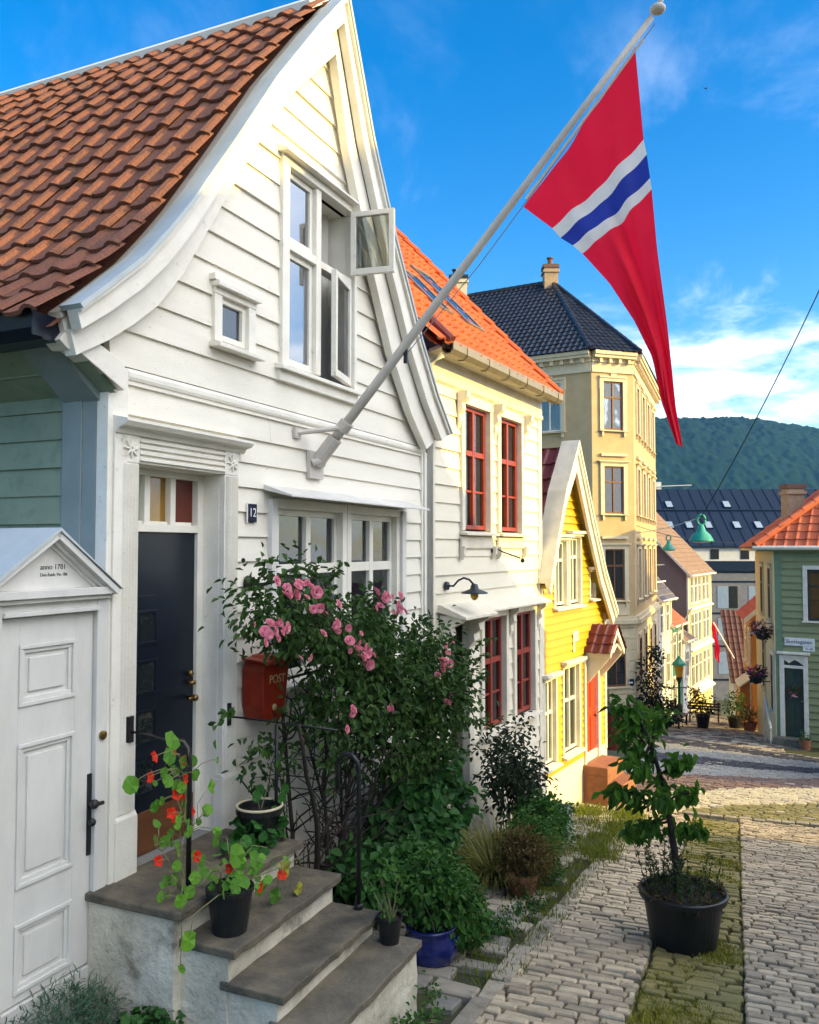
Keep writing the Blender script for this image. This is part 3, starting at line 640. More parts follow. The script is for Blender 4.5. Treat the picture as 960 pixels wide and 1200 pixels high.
m.prism([(-.84, -.215), (-.02, -.215), (-.43, .05)], 'b', -.01, .045)
for p, q, sg in ((Lc, apx, 1), (Rc, apx, -1)):
    dv = Vector((q[0]-p[0], q[1]-p[1])); nv = Vector((-dv.y, dv.x)).normalized()*(1 if sg > 0 else -1)
    o = lambda P_, k: (P_[0]+nv.x*k, P_[1]+nv.y*k)
    m.prism([o(p, -.032), o(q, -.032), o(q, 0), o(p, 0)], 'b', -.01, .115); m.prism([o(p, -.05), o(q, -.05), o(q, -.032), o(p, -.032)], 'b', -.01, .08); m.prism([o(p, -.066), o(q, -.066), o(q, -.05), o(p, -.05)], 'b', -.01, .056)
ped = m.build('pediment', M['gate'], G.root, bevel=.002)
m = G.mb(); m.prism([(Lc[0]-.02, Lc[1]), (apx[0], apx[1]+.02), (Rc[0]+.01, Rc[1]+.004), (apx[0], apx[1]+.002), (Lc[0], Lc[1]-.012)], 'b', -.42, .125)
m.build('cover', M['zincblue'], G.root)
G.text('anno 1781', (-.405, .0465, -.10), (1, 0, 0), (0, 0, 1), .040, M['blackpaint'], parent=ped); G.text('Den Røde Vin 186', (-.40, .0465, -.14), (1, 0, 0), (0, 0, 1), .024, M['blackpaint'], parent=ped)

# ------------------------------------------------------------------ stoop
S_ = Thing('stoop', 'whitewashed stone stoop with slate treads below the navy door', 'steps', FA, (.5, .7, -2.9))
def slab(a0, a1, b0, b1, z, th, over=.0):
    m = S_.mb(); N = 14; f = []; 
    top = [(a0+(a1-a0)*i/N, b1+R.uniform(-.008, .008)) for i in range(N+1)]
    pts = [(a0, b0)]+top+[(a1, b0)]; m.prism(pts, 'c', z-th, z); return m
m = S_.mb(); m.box(-.10, 1.06, .02, .61, -3.0, -1.925); m.box(-.04, 1.05, .6, .90, -3.0, -2.085); m.box(-.03, 1.04, .89, 1.19, -3.0, -2.255); m.box(-.02, 1.06, 1.18, 1.47, -3.0, -2.395)
base = m.build('base', M['plaster'], S_.root)
bm = bmesh.new(); bm.from_mesh(base.data); bmesh.ops.subdivide_edges(bm, edges=bm.edges, cuts=7, use_grid_fill=True)
for v in bm.verts:
    q = Vector((v.co.x*3.1, v.co.y*2.7, v.co.z*4)); from mathutils import noise as NZ
    v.co += NZ.noise_vector(q*1.5)*.012
bm.to_mesh(base.data); bm.free()
slab(-.12, 1.09, .0, .66, -1.88, .045).build('tread', M['slate'], S_.root, bevel=.008)
slab(-.06, 1.08, .58, .955, -2.04, .045).build('tread', M['slate'], S_.root, bevel=.008)
slab(-.05, 1.05, .86, 1.245, -2.21, .045).build('tread', M['slate'], S_.root, bevel=.008)
slab(-.04, 1.09, 1.15, 1.50, -2.35, .045).build('tread', M['slate2'], S_.root, bevel=.008)
def rail(label, s, s2, n1, zt, zb, zr, extra):
    t = Thing('handrail', label, 'handrail', FA, (s, n1, zb))
    m = t.mb(); m.tube([(s, n1, zb), (s, n1, zt-.10), (s, n1-.012, zt-.04), (s, n1-.05, zt), (s, n1-.10, zt), (s, n1-.14, zt-.04), (s, n1-.15, zt-.10), (s, n1-.15, zt-.22)], .0145, 10); m.tube([(s, n1, zb), (s, n1, zb+.03)], .028, 10); m.build('post', M['iron'], t.root, smooth=True)
    m = t.mb(); m.tube([(s2, .07, zr), (s2, .2, zr), (s, n1-.15, zr)], .0065, 8); m.build('bar', M['iron'], t.root, smooth=True)
    m = t.mb(); m.box(s2-.02, s2+.02, .045, .075, zr-.06, zr+.09); m.build('bracket', M['iron'], t.root, bevel=.004)
    if extra: m = t.mb(); m.tube([(s, .5, -1.88), (s, .5, zr)], .012, 8); m.build('mid_post', M['iron'], t.root, smooth=True)
rail('black iron handrail with arched top among red nasturtiums', .06, .16, .57, -1.05, -1.88, -1.06, False)
rail('black iron handrail standing in front of the rose stems', 1.02, 1.10, 1.10, -1.28, -2.21, -1.14, True)
# ------------------------------------------------------------------ cream house with red windows
ZB = -3.4
B = Thing('red_window_house', 'cream clapboard house with red framed windows and bright orange tile roof', 'house', FB, (0, 0, ZB))
wU = [(.85, 1.60, .22, 1.68), (1.95, 2.68, .22, 1.68)]; wL = [(1.40, 2.10, -2.22, -.86), (2.46, 3.16, -2.22, -.86)]; dB = (.46, .95, -3.4, -.84)
ops = [(o[0]-.05, o[1]+.05, o[2]-.05, o[3]+.05) for o in wU+wL]+[(dB[0]-.03, dB[1]+.03, dB[2], dB[3]+.03)]
m = B.mb(); clap(m, -3.5, 1.86, .20, .10, 3.40, ops, joints=.4); m.build('wall', M['whiteB'], B.root)
m = B.mb(); m.box(-.06, .11, -.05, .03, -3.4, 1.86); m.build('corner_board', M['trimB'], B.root, bevel=.004); m = B.mb(); m.box(3.39, 3.52, -.05, .032, -3.7, 1.86); m.build('corner_board', M['trimB'], B.root, bevel=.004)
m = B.mb(); m.box(-.06, 3.52, -.05, .04, 1.86, 2.12); m.prism([(0, 1.80), (.05, 1.84), (.06, 1.87), (.045, 1.9), (0, 1.9)], 'a', -.05, 3.52)
m.build('frieze_board', M['trimB'], B.root, bevel=.004)
m = B.mb(); m.prism([(.04, 2.10), (.21, 2.14), (.21, 2.17), (.04, 2.14)], 'a', -.06, 3.58); m.build('soffit', M['trimB'], B.root)
m = B.mb(); m.prism([(-7, -3.9), (-.30, -3.9), (-.30, 2.1), (-3.2, 5.3), (-7, 2.1)], 'a', .0, 3.50); m.build('inner_wall', M['whiteB'], B.root)
g = [(.27, 2.20), (.26, 2.11), (.30, 2.06), (.36, 2.06), (.40, 2.11), (.405, 2.20), (.395, 2.20), (.385, 2.12), (.355, 2.075), (.305, 2.075), (.275, 2.12), (.28, 2.20)]
m = B.mb(); g = [(a-.075, b) for a, b in g]; m.prism(g, 'a', -.05, 3.62)
for k in range(6): m.prism([(.187, 2.19), (.175, 2.10), (.225, 2.048), (.285, 2.048), (.335, 2.10), (.337, 2.19)], 'a', .3+k*.62, .318+k*.62)
m.build('gutter', M['zinc'], B.root, bevel=.002)
th = math.radians(46.5); sl = 4.3
P = planeP((0, .27, 2.17), (1, 0, 0), (0, -math.cos(th), math.sin(th)))
m = B.mb(); tiles(m, P, -.4, 3.54, 0, sl, .19, .29, .03, 6, .028); m.quad(P(-.4, 0, -.06), P(3.58, 0, -.06), P(3.58, sl, -.06), P(-.4, sl, -.06))
Pk = planeP((0, -5.9, 2.17), (1, 0, 0), (0, math.cos(th), math.sin(th))); m.quad(Pk(-.4, 0, 0), Pk(3.7, 0, 0), Pk(3.7, sl, 0), Pk(-.4, sl, 0))
rb = m.build('roof', M['tileO'], B.root, closed=False)
m = B.mb()
for k in range(14): a = P(3.57, k*sl/14, .05); b = P(3.57, (k+1)*sl/14+.03, .028); m.tube([a, b], .062, 8)
m.build('verge_tiles', M['tileO'], rb, smooth=False)
m = B.mb(); m.prism([(P(0, -.02, -.15)[1], P(0, -.02, -.15)[2]), (P(0, sl, -.15)[1], P(0, sl, -.15)[2]), (P(0, sl, 0)[1], P(0, sl, 0)[2]), (P(0, -.02, 0)[1], P(0, -.02, 0)[2])], 'a', 3.52, 3.57); m.build('bargeboard', M['trimB'], B.root)
for v0, v1, a, b in ((1.05, 2.2, 1.9, 2.45), (1.05, 1.75, .95, 1.45)):
    m = B.mb(); 
    for q in ((a, a+.05, v0, v1), (b-.05, b, v0, v1), (a, b, v0-.05, v0), (a, b, v1, v1+.05)): m.add([P(u, v, h) for u in q[:2] for v in q[2:] for h in (.0, .06)], [(0, 1, 3, 2), (4, 6, 7, 5), (0, 4, 5, 1), (2, 3, 7, 6), (0, 2, 6, 4), (1, 5, 7, 3)])
    sk = m.build('skylight', M['zinc'], rb); m = B.mb(); m.quad(P(a, v0, .05), P(b, v0, .05), P(b, v1, .05), P(a, v1, .05)); m.build('pane', M['glassdark'], sk)
m = B.mb()
m.tube([P(-.10, -.03, .05), P(-.10, .34, .04)], .058, 10)
m.build('valley_tiles', M['tileD'], rb)
for o in wU:
    window(B, *o, cas=.085, cast=.05, sash=.05, vb=(.5,), hb=(.38,), muntin=(.69,), mcas=M['trimB'], msash=M['redwin'], bar=.032, curtain=.14)
for o in wL: window(B, *o, cas=.085, cast=.05, sash=.05, vb=(.5,), hb=(.40,), muntin=(.70,), mcas=M['trimB'], msash=M['redwin'], bar=.032, curtain=.2)
def bracket(m, s, z, h, d, w=.035):
    m.prism([(.03, z), (d, z), (d*.95, z-h*.18), (d*.55, z-h*.32), (d*.62, z-h*.5), (d*.35, z-h*.62), (d*.38, z-h*.8), (d*.15, z-h), (.03, z-h)], 'a', s-w, s+w)
for s in (.72, 1.78, 2.82): m = B.mb(); bracket(m, s, 1.80, .42, .16, .045); m.build('bracket', M['trimB'], B.root, bevel=.004)
for o in wU: m = B.mb(); m.prism([(.05, o[2]-.22), (.055, o[2]-.10), (.05, o[2]-.09), (.02, o[2]-.09), (.02, o[2]-.24)], 'a', o[0]-.1, o[1]+.1); m.build('apron_board', M['trimB'], B.root, bevel=.004)
for s in (.76, 1.70, 1.86, 2.78): m = B.mb(); m.prism([(.03, .02), (.09, .02), (.08, -.08), (.05, -.14), (.03, -.14)], 'a', s-.025, s+.025); m.build('sill_bracket', M['trimB'], B.root, bevel=.004)
m = B.mb(); m.prism([(.0, -.62), (.05, -.62), (.36, -.745), (.36, -.775), (.0, -.70)], 'a', .18, 1.06); m.prism([(.0, -.66), (.05, -.66), (.22, -.735), (.22, -.76), (.0, -.73)], 'a', 1.06, 3.36); m.build('canopy', M['trimB'], B.root, bevel=.003)
for s in (.26, 1.0, 1.16, 2.26, 3.30): m = B.mb(); bracket(m, s, -.735, .42, .30 if s < 1.1 else .18, .05); m.build('canopy_bracket', M['trimB'], B.root, bevel=.004)
m = B.mb(); m.box(.33, .45, -.05, .045, -3.5, -.76); m.box(.96, 1.08, -.05, .045, -3.5, -.76); m.box(.45, .96, -.05, .045, -.83, -.74); m.mi = 1; m.box(.44, .97, -.25, -.22, -3.3, -.8)
d = m.build('door', [M['trimB'], M['iron']], B.root, bevel=.003)
m = B.mb(); m.box(-.05, 3.5, -.05, .03, -4.2, -3.15); m.build('foundation', M['plaster'], B.root)
t = Thing('wall_lamp', 'grey swan neck wall lamp with amber bulb above the door canopy of the cream house', 'wall lamp', FB, (.36, .03, -.40))
m = t.mb(); m.lathe((.36, .03, -.42), [(0, 0), (.05, 0), (.045, .03), (0, .04)], 14, 'b'); m.build('backplate', M['ironblue'], t.root)
m = t.mb(); m.tube([(.36, .05, -.42), (.37, .12, -.42), (.385, .17, -.36), (.40, .23, -.33), (.42, .29, -.35), (.44, .33, -.40)], .012, 8); m.build('arm', M['ironblue'], t.root, smooth=True)
m = t.mb(); m.lathe((.44, .34, -.50), [(.15, 0), (.145, .012), (.05, .05), (.035, .10), (0, .11)], 18); sh = m.build('lamp_shade', M['ironblue'], t.root, smooth=True)
m = t.mb(); m.ball((.44, .34, -.52), .045, 10, (1, 1, 1.2)); m.build('bulb', M['bulb'], t.root, smooth=True)
t = Thing('flag_bracket', 'small metal flag bracket on the sunlit cream wall between two storeys', 'bracket', FB, (1.75, .03, -.03))
m = t.mb(); m.tube([(1.7, .03, .02), (1.8, .12, -.05), (1.95, .30, -.13)], .010, 6); m.build('rod', M['iron'], t.root); m = t.mb(); m.ball((1.97, .32, -.16), .03, 8); m.box(1.67, 1.73, .02, .04, -.06, .08); m.build('weight', M['iron'], t.root)
m = B.mb(); m.tube([(-.11, .07, -3.3), (-.11, .07, 1.95), (-.06, .2, 2.06)], .042, 10); m.build('downpipe', M['gate'], B.root, smooth=True)

# ------------------------------------------------------------------ yellow house
ZC = -3.9; OV = .18
C = Thing('yellow_house', 'bright yellow gabled house with white trim and a red front door', 'house', FC, (0, 0, ZC))
def rk(x, y, n=OV):  # helper kept for readable roof numbers
    return (x, y)
apexC = (1.42, 1.50); eL = (.06, -.62); eR = (2.92, -.98); eLo = (-.12, -.72); eRo = (3.02, -1.12)
AP = 1.05; ck = [(-.16, -.50), (.08, .02), (.46, .78), (AP, 1.58)]; crr = [(AP, 1.58), (1.72, .46), (2.30, -.42), (2.92, -1.14)]
lfC = interp([(-.95, .0), (-.1, .0), (.5, .34), (1.3, 1.0)]); rfC = interp([(-1.1, 2.86), (-.6, 2.44), (.35, 1.76), (1.35, 1.12)])
cw = [(.52, .98, -.86, .10), (1.13, 1.60, -.86, .16), (.08, .50, -3.12, -1.92), (.84, 1.50, -3.10, -1.82), (2.08, 2.32, -.80, -.40)]; cd = (1.78, 2.36, -3.42, -1.78)
ops = [(o[0]-.03, o[1]+.03, o[2]-.04, o[3]+.04) for o in cw+[cd]]
m = C.mb(); clap(m, -3.30, 1.34, .115, lambda z: max(.06, lfC(z)), rfC, ops, t0=.002, t1=.030, cuts=[-.95, -.6, -.5, .35]); m.build('wall', M['yellow'], C.root)
m = C.mb(); m.prism([(-.2, -3.9), (-.2, -.6), (AP, 1.3), (2.84, -1.15), (2.84, -3.9)], 'b', -5.5, -.28); m.build('inner_wall', M['yellow'], C.root)
m = C.mb(); m.box(.0, .06, -.05, .03, -3.3, -.75); m.build('corner_board', M['trimB'], C.root, bevel=.003); m = C.mb(); m.box(2.76, 2.86, -.05, .03, -3.4, -1.0); m.build('corner_board', M['trimB'], C.root, bevel=.003)
m = C.mb(); m.box(.0, 2.86, -.3, .02, -4.6, -3.30); m.build('foundation', M['whiteB'], C.root)
for i, o in enumerate(cw[:4]):
    window(C, *o, cas=.06, cast=.035, sash=.04, vb=(.5,), hb=(.40 if i > 1 else .30,), mcas=M['trimB'], msash=M['trimB'], head=.05, bar=.022, curtain=.12)
window(C, *cw[4], cas=.045, cast=.03, sash=.035, vb=(), hb=(), mcas=M['trimB'], head=.04, label='tiny gable window beside the soffit')
for nm, O in (('bargeboard', ck), ('bargeboard', crr)):
    sg = 1 if O is ck else -1
    I = [(a+sg*.13, b-.16) for a, b in O]; I[0 if sg < 0 else -1] = (AP, 1.58-.40)
    I2 = [(a+sg*.045, b-.055) for a, b in O]; I2[0 if sg < 0 else -1] = (AP, 1.58-.12)
    m = C.mb(); m.strip(O, I, 'b', OV-.05, OV); m.strip(O, I2, 'b', OV, OV+.03)
    m.strip([(a, b+.075) for a, b in O], [(a, b-.003) for a, b in O], 'b', -.06, OV+.05); m.build(nm, M['trimB'], C.root)
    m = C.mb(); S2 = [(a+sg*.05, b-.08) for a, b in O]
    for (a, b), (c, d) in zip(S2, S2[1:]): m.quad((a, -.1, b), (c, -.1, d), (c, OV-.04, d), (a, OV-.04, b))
    m.build('soffit', M['shadesoffit'], C.root, closed=False)
for O in (ck, list(reversed(crr))):
    P, Ln = curveP(O, -.01); m = C.mb(); tiles(m, P, -5.4, -.04, 0, Ln-.05, .2, .3, .028, 6, .03)
    for i in range(6): v0 = Ln*i/6; v1 = Ln*(i+1)/6; m.quad(P(-5.4, v0, -.04), P(OV-.02, v0, -.04), P(OV-.02, v1, -.04), P(-5.4, v1, -.04))
    m.build('roof', M['tileD'], C.root, closed=False)
m = C.mb(); m.box(cd[0]-.07, cd[0], -.04, .05, -3.5, -1.74); m.box(cd[1], cd[1]+.12, -.04, .05, -3.5, -1.74); m.box(cd[0], cd[1], -.04, .05, cd[3], cd[3]+.06)
f = m.build('door_frame', M['trimB'], C.root, bevel=.003)
m = C.mb(); m.box(cd[0], cd[1], -.06, -.015, -3.42, -2.08); m.box(cd[0], cd[1], -.06, -.01, -1.84, -1.78)
for k in range(2): m.box(cd[0]+.07+k*.25, cd[0]+.27+k*.25, -.015, .0, -2.6, -2.16); m.box(cd[0]+.07+k*.25, cd[0]+.27+k*.25, -.015, .0, -3.3, -2.75)
for x in (cd[0], (cd[0]+cd[1])/2-.02, cd[1]-.04): m.box(x, x+.04, -.055, -.012, -2.08, -1.84)
m.mi = 1; m.box(cd[0], cd[1], -.05, -.04, -2.08, -1.84)
dd = m.build('door', [M['reddoor'], M['glassdark']], C.root, bevel=.003)
m = C.mb(); m.ball((cd[1]-.07, .02, -2.75), .03, 8); m.build('handle', M['brass'], dd)
m = C.mb(); m.box(cd[0]-.12, cd[1]+.14, .0, .42, -3.58, -3.44); m.box(cd[0]-.05, cd[1]+.08, .42, .64, -3.95, -3.68); m.box(cd[0]-.12, cd[1]+.14, .0, .42, -4.1, -3.58); m.build('door_step', M['terra'], C.root, bevel=.01)
# door hood with its own small tiled roof: ridge runs straight out from the wall
hc = 2.17; hz = -1.28; hw = .37; hd = .44; hb = -1.66
m = C.mb()
for sg in (-1, 1):
    m.prism([(hc+sg*hw, hb-.10), (hc+sg*hw, hb), (hc, hz), (hc, hz-.12)], 'b', hd-.04, hd)
    m.box(min(hc+sg*hw, hc+sg*(hw-.05)), max(hc+sg*hw, hc+sg*(hw-.05)), .02, hd-.045, hb-.10, hb)
    m.prism([(.03, hb-.1), (.40, hb-.1), (.06, hb-.5), (.03, hb-.5)], 'a', hc+sg*(hw-.06)-.025, hc+sg*(hw-.06)+.025)
    m.tube([(hc+sg*hw*.6, hd-.02, hb-.02), (hc, hd-.02, hz-.28)], .02, 6)
hood = m.build('door_hood', M['trimB'], C.root, bevel=.003)
m = C.mb()
for sg in (-1, 1):
    Pm = planeP((hc+sg*(hw+.03), 0, hb+.01), (0, 1, 0), (-sg*hw, 0, hz-hb)); Lm = math.hypot(hw+.03, hz-hb)
    tiles(m, Pm, .02, hd+.02, 0, Lm, .15, .17, .02, 5, .02); m.quad(Pm(.02, 0, -.02), Pm(hd, 0, -.02), Pm(hd, Lm, -.02), Pm(.02, Lm, -.02))
m.build('hood_roof', M['tileD'], hood, closed=False)
t = Thing('wall_plaque', 'small white plaque on the yellow boards between window and door hood', 'sign', FC, (1.35, .02, -1.42))
m = t.mb(); m.box(1.24, 1.47, .02, .035, -1.46, -1.30); m.box(1.24, 1.31, .02, .034, -1.62, -1.46); m.build('plate', M['trimB'], t.root, bevel=.004)
t.text('1752', (1.36, .0365, -1.38), (1, 0, 0), (0, 0, 1), .08, M['greywood'])

# ------------------------------------------------------------------ big beige corner building
def facemap(p, d, out):
    L = math.hypot(*d); d = (d[0]/L, d[1]/L); n = (d[1], -d[0])
    if n[0]*out[0]+n[1]*out[1] < 0: n = (-n[0], -n[1])
    return lambda u, k, z: (p[0]+d[0]*u+n[0]*k, p[1]+d[1]*u+n[1]*k, z)
D1 = (7.09, 33.0); dl = (-.864, .502); dc = (.952, .307); dr_ = (.358, .934)
D2 = (D1[0]+dc[0]*1.86, D1[1]+dc[1]*1.86); LR = 9.7
D = Thing('corner_building', 'tall beige corner building with chamfered corner and black tiled hip roof', 'building', W, (D1[0], D1[1], -7.2))
fL = facemap(D1, dl, (-.5, -.86)); fM = facemap(D1, dc, (.3, -.95)); fR = facemap(D2, dr_, (.93, -.36))
zt = 7.15; Dw = {'L': (fL, 9.0), 'M': (fM, 1.86), 'R': (fR, LR)}
fl = [(4.62, 6.52), (1.34, 3.18), (-2.02, -.05), (-5.35, -3.62)]
wspec = {'L': [(1.72, .95), (5.2, .95)], 'M': [(.93, .86)], 'R': [(1.3, .9), (3.5, .9), (5.7, .9), (7.9, .9)]}
m = D.mb()
def walls(m, f, L, z0, z1, holes):
    us = sorted({0, L} | {h[0] for h in holes} | {h[1] for h in holes}); zs = sorted({z0, z1} | {h[2] for h in holes} | {h[3] for h in holes})
    for a, b in zip(us, us[1:]):
        for c, d in zip(zs, zs[1:]):
            if any(h[0] < (a+b)/2 < h[1] and h[2] < (c+d)/2 < h[3] for h in holes): continue
            m.quad(f(a, 0, c), f(b, 0, c), f(b, 0, d), f(a, 0, d))
for k, (f, L) in Dw.items():
    holes = [(c-w/2, c+w/2, z0, z1) for c, w in wspec[k] for z0, z1 in fl]
    walls(m, f, L, -6.2, zt, holes)
m.build('wall', M['stucco'], D.root, closed=False)
m = D.mb(); q = [fL(9, -.03, 0), fL(0, -.03, 0), fM(1.86, -.03, 0), fR(LR, -.03, 0)]; c0 = (q[3][0]-7, q[3][1]+3)
m.prism([(p[0], p[1]) for p in q[:1]]+[(q[0][0]+4.5, q[0][1]+7.7), c0, (q[3][0], q[3][1])], 'c', -7.4, 7.1); 
m.build('rear_wall', M['stucco'], D.root)
for k, (f, L) in Dw.items():
    for grp in (((.0, .16, -6.3, -6.18),), ((.0, .20, -2.95, -2.80), (.0, .13, -2.80, -2.66)), ((.0, .07, 6.86, 7.0),)):
        mm = D.mb(f)
        for a, b, c, d in grp: mm.box(0.0, L, -.02, b, c, d)
        mm.build('string_course', M['stuccot'], D.root)
    mm = D.mb(f)
    for a, b, c, d in ((0, .10, 7.25, 7.4), (0, .30, 7.4, 7.52), (0, .36, 7.52, 7.66), (0, .05, 7.0, 7.25)): mm.box(0.0, L, -.02, b, c, d)
    nb = int(L/.42)
    for i in range(nb): u = .25+i*.42; mm.box(u, u+.12, .03, .24, 7.22, 7.41)
    mm.build('cornice', M['stuccot'], D.root)
m = D.mb()
for k, (f, L) in Dw.items():
    mm = D.mb(f); z = -6.1
    while z < -2.98: mm.box(.012, L-.012, -.02, .03, z, z+.40); z += .425
    # leave window bays clear: bands are cut by deeper window boxes in front
    m2 = mm
    m.v += m2.v; m.f += [[i+len(m.v)-len(m2.v) for i in f_] for f_ in m2.f]; m.m += m2.m
m.build('rusticated_band', M['stuccot'], D.root, bevel=.01)
for k, (f, L) in Dw.items():
    for c, w in wspec[k]:
        for i, (z0, z1) in enumerate(fl):
            dk = k != 'R'
            window(D, c-w/2, c+w/2, z0, z1, cas=.17, cast=.07 if i < 3 else .06, sash=.06, vb=(.5,), hb=(.33,), mcas=M['stuccot'], msash=M['brownwood'] if k == 'M' and i == 0 else (M['trimB'] if k == 'L' else M['brownwood']), mglass=M['glass'] if i == 0 else M['glassdark'], head=.10 if i in (1, 2) else .02, bar=.035, mp=f, setback=-.03 if i < 3 else .035, curtain=.3 if i == 0 else 0, fakedepth=.25)
            def orn(nm, *q): mm = D.mb(f); mm.box(*q); mm.build(nm, M['stuccot'], D.root)
            if i < 3:
                for q in (c-w/2-.1, c+w/2+.02): orn('sill_bracket', q, q+.08, 0, .10, z0-.26, z0-.07)
                if i == 0:
                    orn('keystone', c-.12, c+.12, .0, .11, z1+.17, z1+.30)
                    for q in (c-w/2-.2, c+w/2+.12): orn('window_ear', q, q+.08, 0, .05, z1-.3, z1+.2)
                else: orn('hood_mould', c-w/2-.15, c+w/2+.15, 0, .12, z1+.40, z1+.5)
mm = D.mb(fM); mm.box(.30, 1.56, 0, .05, -2.62, -2.2); mm.build('panel', M['stuccot'], D.root)
m = D.mb()
for k, (f, L) in Dw.items(): mm = D.mb(f); mm.box(-.02, L+.02, -.1, .06, -8.2, -6.3); m.v += mm.v; m.f += [[i+len(m.v)-len(mm.v) for i in f_] for f_ in mm.f]; m.m += mm.m
m.build('plinth', M['plinth'], D.root)
# roof: eaves 0.36 out, ridge parallel to the left face
ez = 7.68; inw = (.502, .864)
eL0 = fL(9.3, .40, ez); e1 = fL(-.08, .40, ez); e2 = fM(1.95, .40, ez); eR1 = fR(LR+.3, .40, ez)
R1 = (D1[0]+inw[0]*4.6+dl[0]*3.3, D1[1]+inw[1]*4.6+dl[1]*3.3, 12.15); R0 = (R1[0]+dl[0]*6, R1[1]+dl[1]*6, 12.15); Rb = (R1[0]+dr_[0]*4, R1[1]+dr_[1]*4, 12.15)
def roofplane(m, O, A_, poly, base=True, tw=.25, co=.33):
    O = Vector(O); U = (Vector(A_)-O); U.z = 0; U.normalize(); nrm = (Vector(poly[1])-Vector(poly[0])).cross(Vector(poly[2])-Vector(poly[0])).normalized()
    if nrm.z < 0: nrm = -nrm
    V = nrm.cross(U); 
    if V.z < 0: V = -V
    Pf = planeP(O, U, V); p2 = [((Vector(p)-O).dot(U), (Vector(p)-O).dot(V)) for p in poly]
    def ins(u, v):
        c = False
        for (a, b), (e, f) in zip(p2, p2[1:]+p2[:1]):
            if (b > v) != (f > v) and u < (e-a)*(v-b)/(f-b)+a: c = not c
        return c
    us = [p[0] for p in p2]; vs = [p[1] for p in p2]
    tiles(m, Pf, min(us), max(us), 0, max(vs), tw, co, .035, 4, .035, inside=ins)
    m.quad(*[Pf(a, b, -.03) for a, b in p2])
m = D.mb(); roofplane(m, e1, eL0, [e1, eL0, R0, R1]); roofplane(m, e1, e2, [e1, e2, R1]); roofplane(m, e2, eR1, [e2, eR1, Rb, R1])
for a, b in ((e1, R1), (e2, R1), (R0, R1), (R1, Rb)):
    a, b = Vector(a), Vector(b); k = int((b-a).length/.35)
    for i in range(k): m.tube([tuple(a.lerp(b, i/k)+Vector((0, 0, .04))), tuple(a.lerp(b, (i+1.15)/k)+Vector((0, 0, .02)))], .10, 7)
m.quad(eL0, R0, (R0[0]+4, R0[1]+6, 7.6)); m.quad(R0, R1, Rb, (Rb[0]-5, Rb[1]+5, 7.6)); m.quad(R0, (R0[0]+4, R0[1]+6, 7.6), (Rb[0]-5, Rb[1]+5, 7.6)); m.quad(Rb, eR1, (Rb[0]-5, Rb[1]+5, 7.6))
rD = m.build('roof', M['tileK'], D.root, closed=False)
def chimney(T, c, w, z0, z1, parent, mb_=None, pots=1, cap='brickd'):
    m = T.mb(); m.box(c[0]-w/2, c[0]+w/2, c[1]-w/2, c[1]+w/2, z0, z1); m.box(c[0]-w*.6, c[0]+w*.6, c[1]-w*.6, c[1]+w*.6, z1-.22, z1-.1)
    ch = m.build('chimney', mb_ or M['chimney'], parent, bevel=.01); m = T.mb(); m.box(c[0]-w*.58, c[0]+w*.58, c[1]-w*.58, c[1]+w*.58, z1, z1+.16)
    for i in range(pots): m.lathe((c[0]+(i-.5*(pots-1))*.3, c[1], z1+.16), [(.13, 0), (.10, .3), (.16, .33), (.16, .38), (0, .38)], 10)
    m.build('chimney_cap', M[cap], ch)
chimney(D, (R1[0]-.1, R1[1]), .62, 11.5, 12.75, rD, M['chimney'])
chimney(D, (R0[0]+1.0, R0[1]-.6), .8, 11.3, 13.0, rD, M['stuccot'], 2, 'iron')
vL = fL(4.0, 0, 0)
t = Thing('wall_sign', 'tiny dark blue plate low on the beige chamfered corner', 'sign', W, fM(1.32, .05, -5.3))
mm = t.mb(fM); mm.box(1.42, 1.72, .032, .06, -5.36, -5.10); mm.build('plate', M['enamelblue'], t.root, bevel=.01)
mm = t.mb(fM); mm.box(1.48, 1.66, .06, .062, -5.27, -5.20); mm.build('legend', M['enamelwhite'], t.root)
m = D.mb(fM); m.tube([(.55+.0, .1, -6.3), (.55, .1, -5.4)], .05, 8); m.build('downpipe', M['zinc'], D.root)

# ------------------------------------------------------------------ green house across the crossing
G1 = (12.37, 29.0); gf = facemap(G1, (.83, -.55), (-.55, -.83)); gl = facemap(G1, (.30, .954), (-.95, .3))
N_ = Thing('green_house', 'sage green clapboard house with cream door surround and red tile roof', 'house', W, (G1[0], G1[1], -6.9))
gw = (1.02, 2.6, -2.40, -.72); gd = (.26, .84, -6.25, -3.97)
m = N_.mb(gf); clap(m, -6.8, -.32, .235, .24, 5.0, [(gw[0]-.05, gw[1]+.05, gw[2]-.05, gw[3]+.05), (gd[0]-.12, gd[1]+.12, -6.8, -3.6)], t1=.055); m.build('wall', M['greenG'], N_.root)
m = N_.mb(gf); m.box(-.03, .24, -.05, .04, -6.8, -.10); m.box(.24, 5, -.05, .03, -.33, -.10); m.build('corner_board', M['greenpost'], N_.root, bevel=.006)
m = N_.mb(gl); m.box(0.03, 7.5, -.05, .0, -7.6, -.1); m.build('lane_wall', M['creamG'], N_.root)
m = N_.mb(gl); m.box(-.04, .18, 0, .035, -7.0, -.1); m.build('lane_corner_board', M['creamG'], N_.root)
for a in (1.0, 3.9): window(N_, a, a+.85, -2.5, -.7, cas=.12, cast=.05, mcas=M['creamG'], msash=M['brownwood'], mglass=M['glassdark'], mp=gl, setback=.02, head=.05, fakedepth=.02)
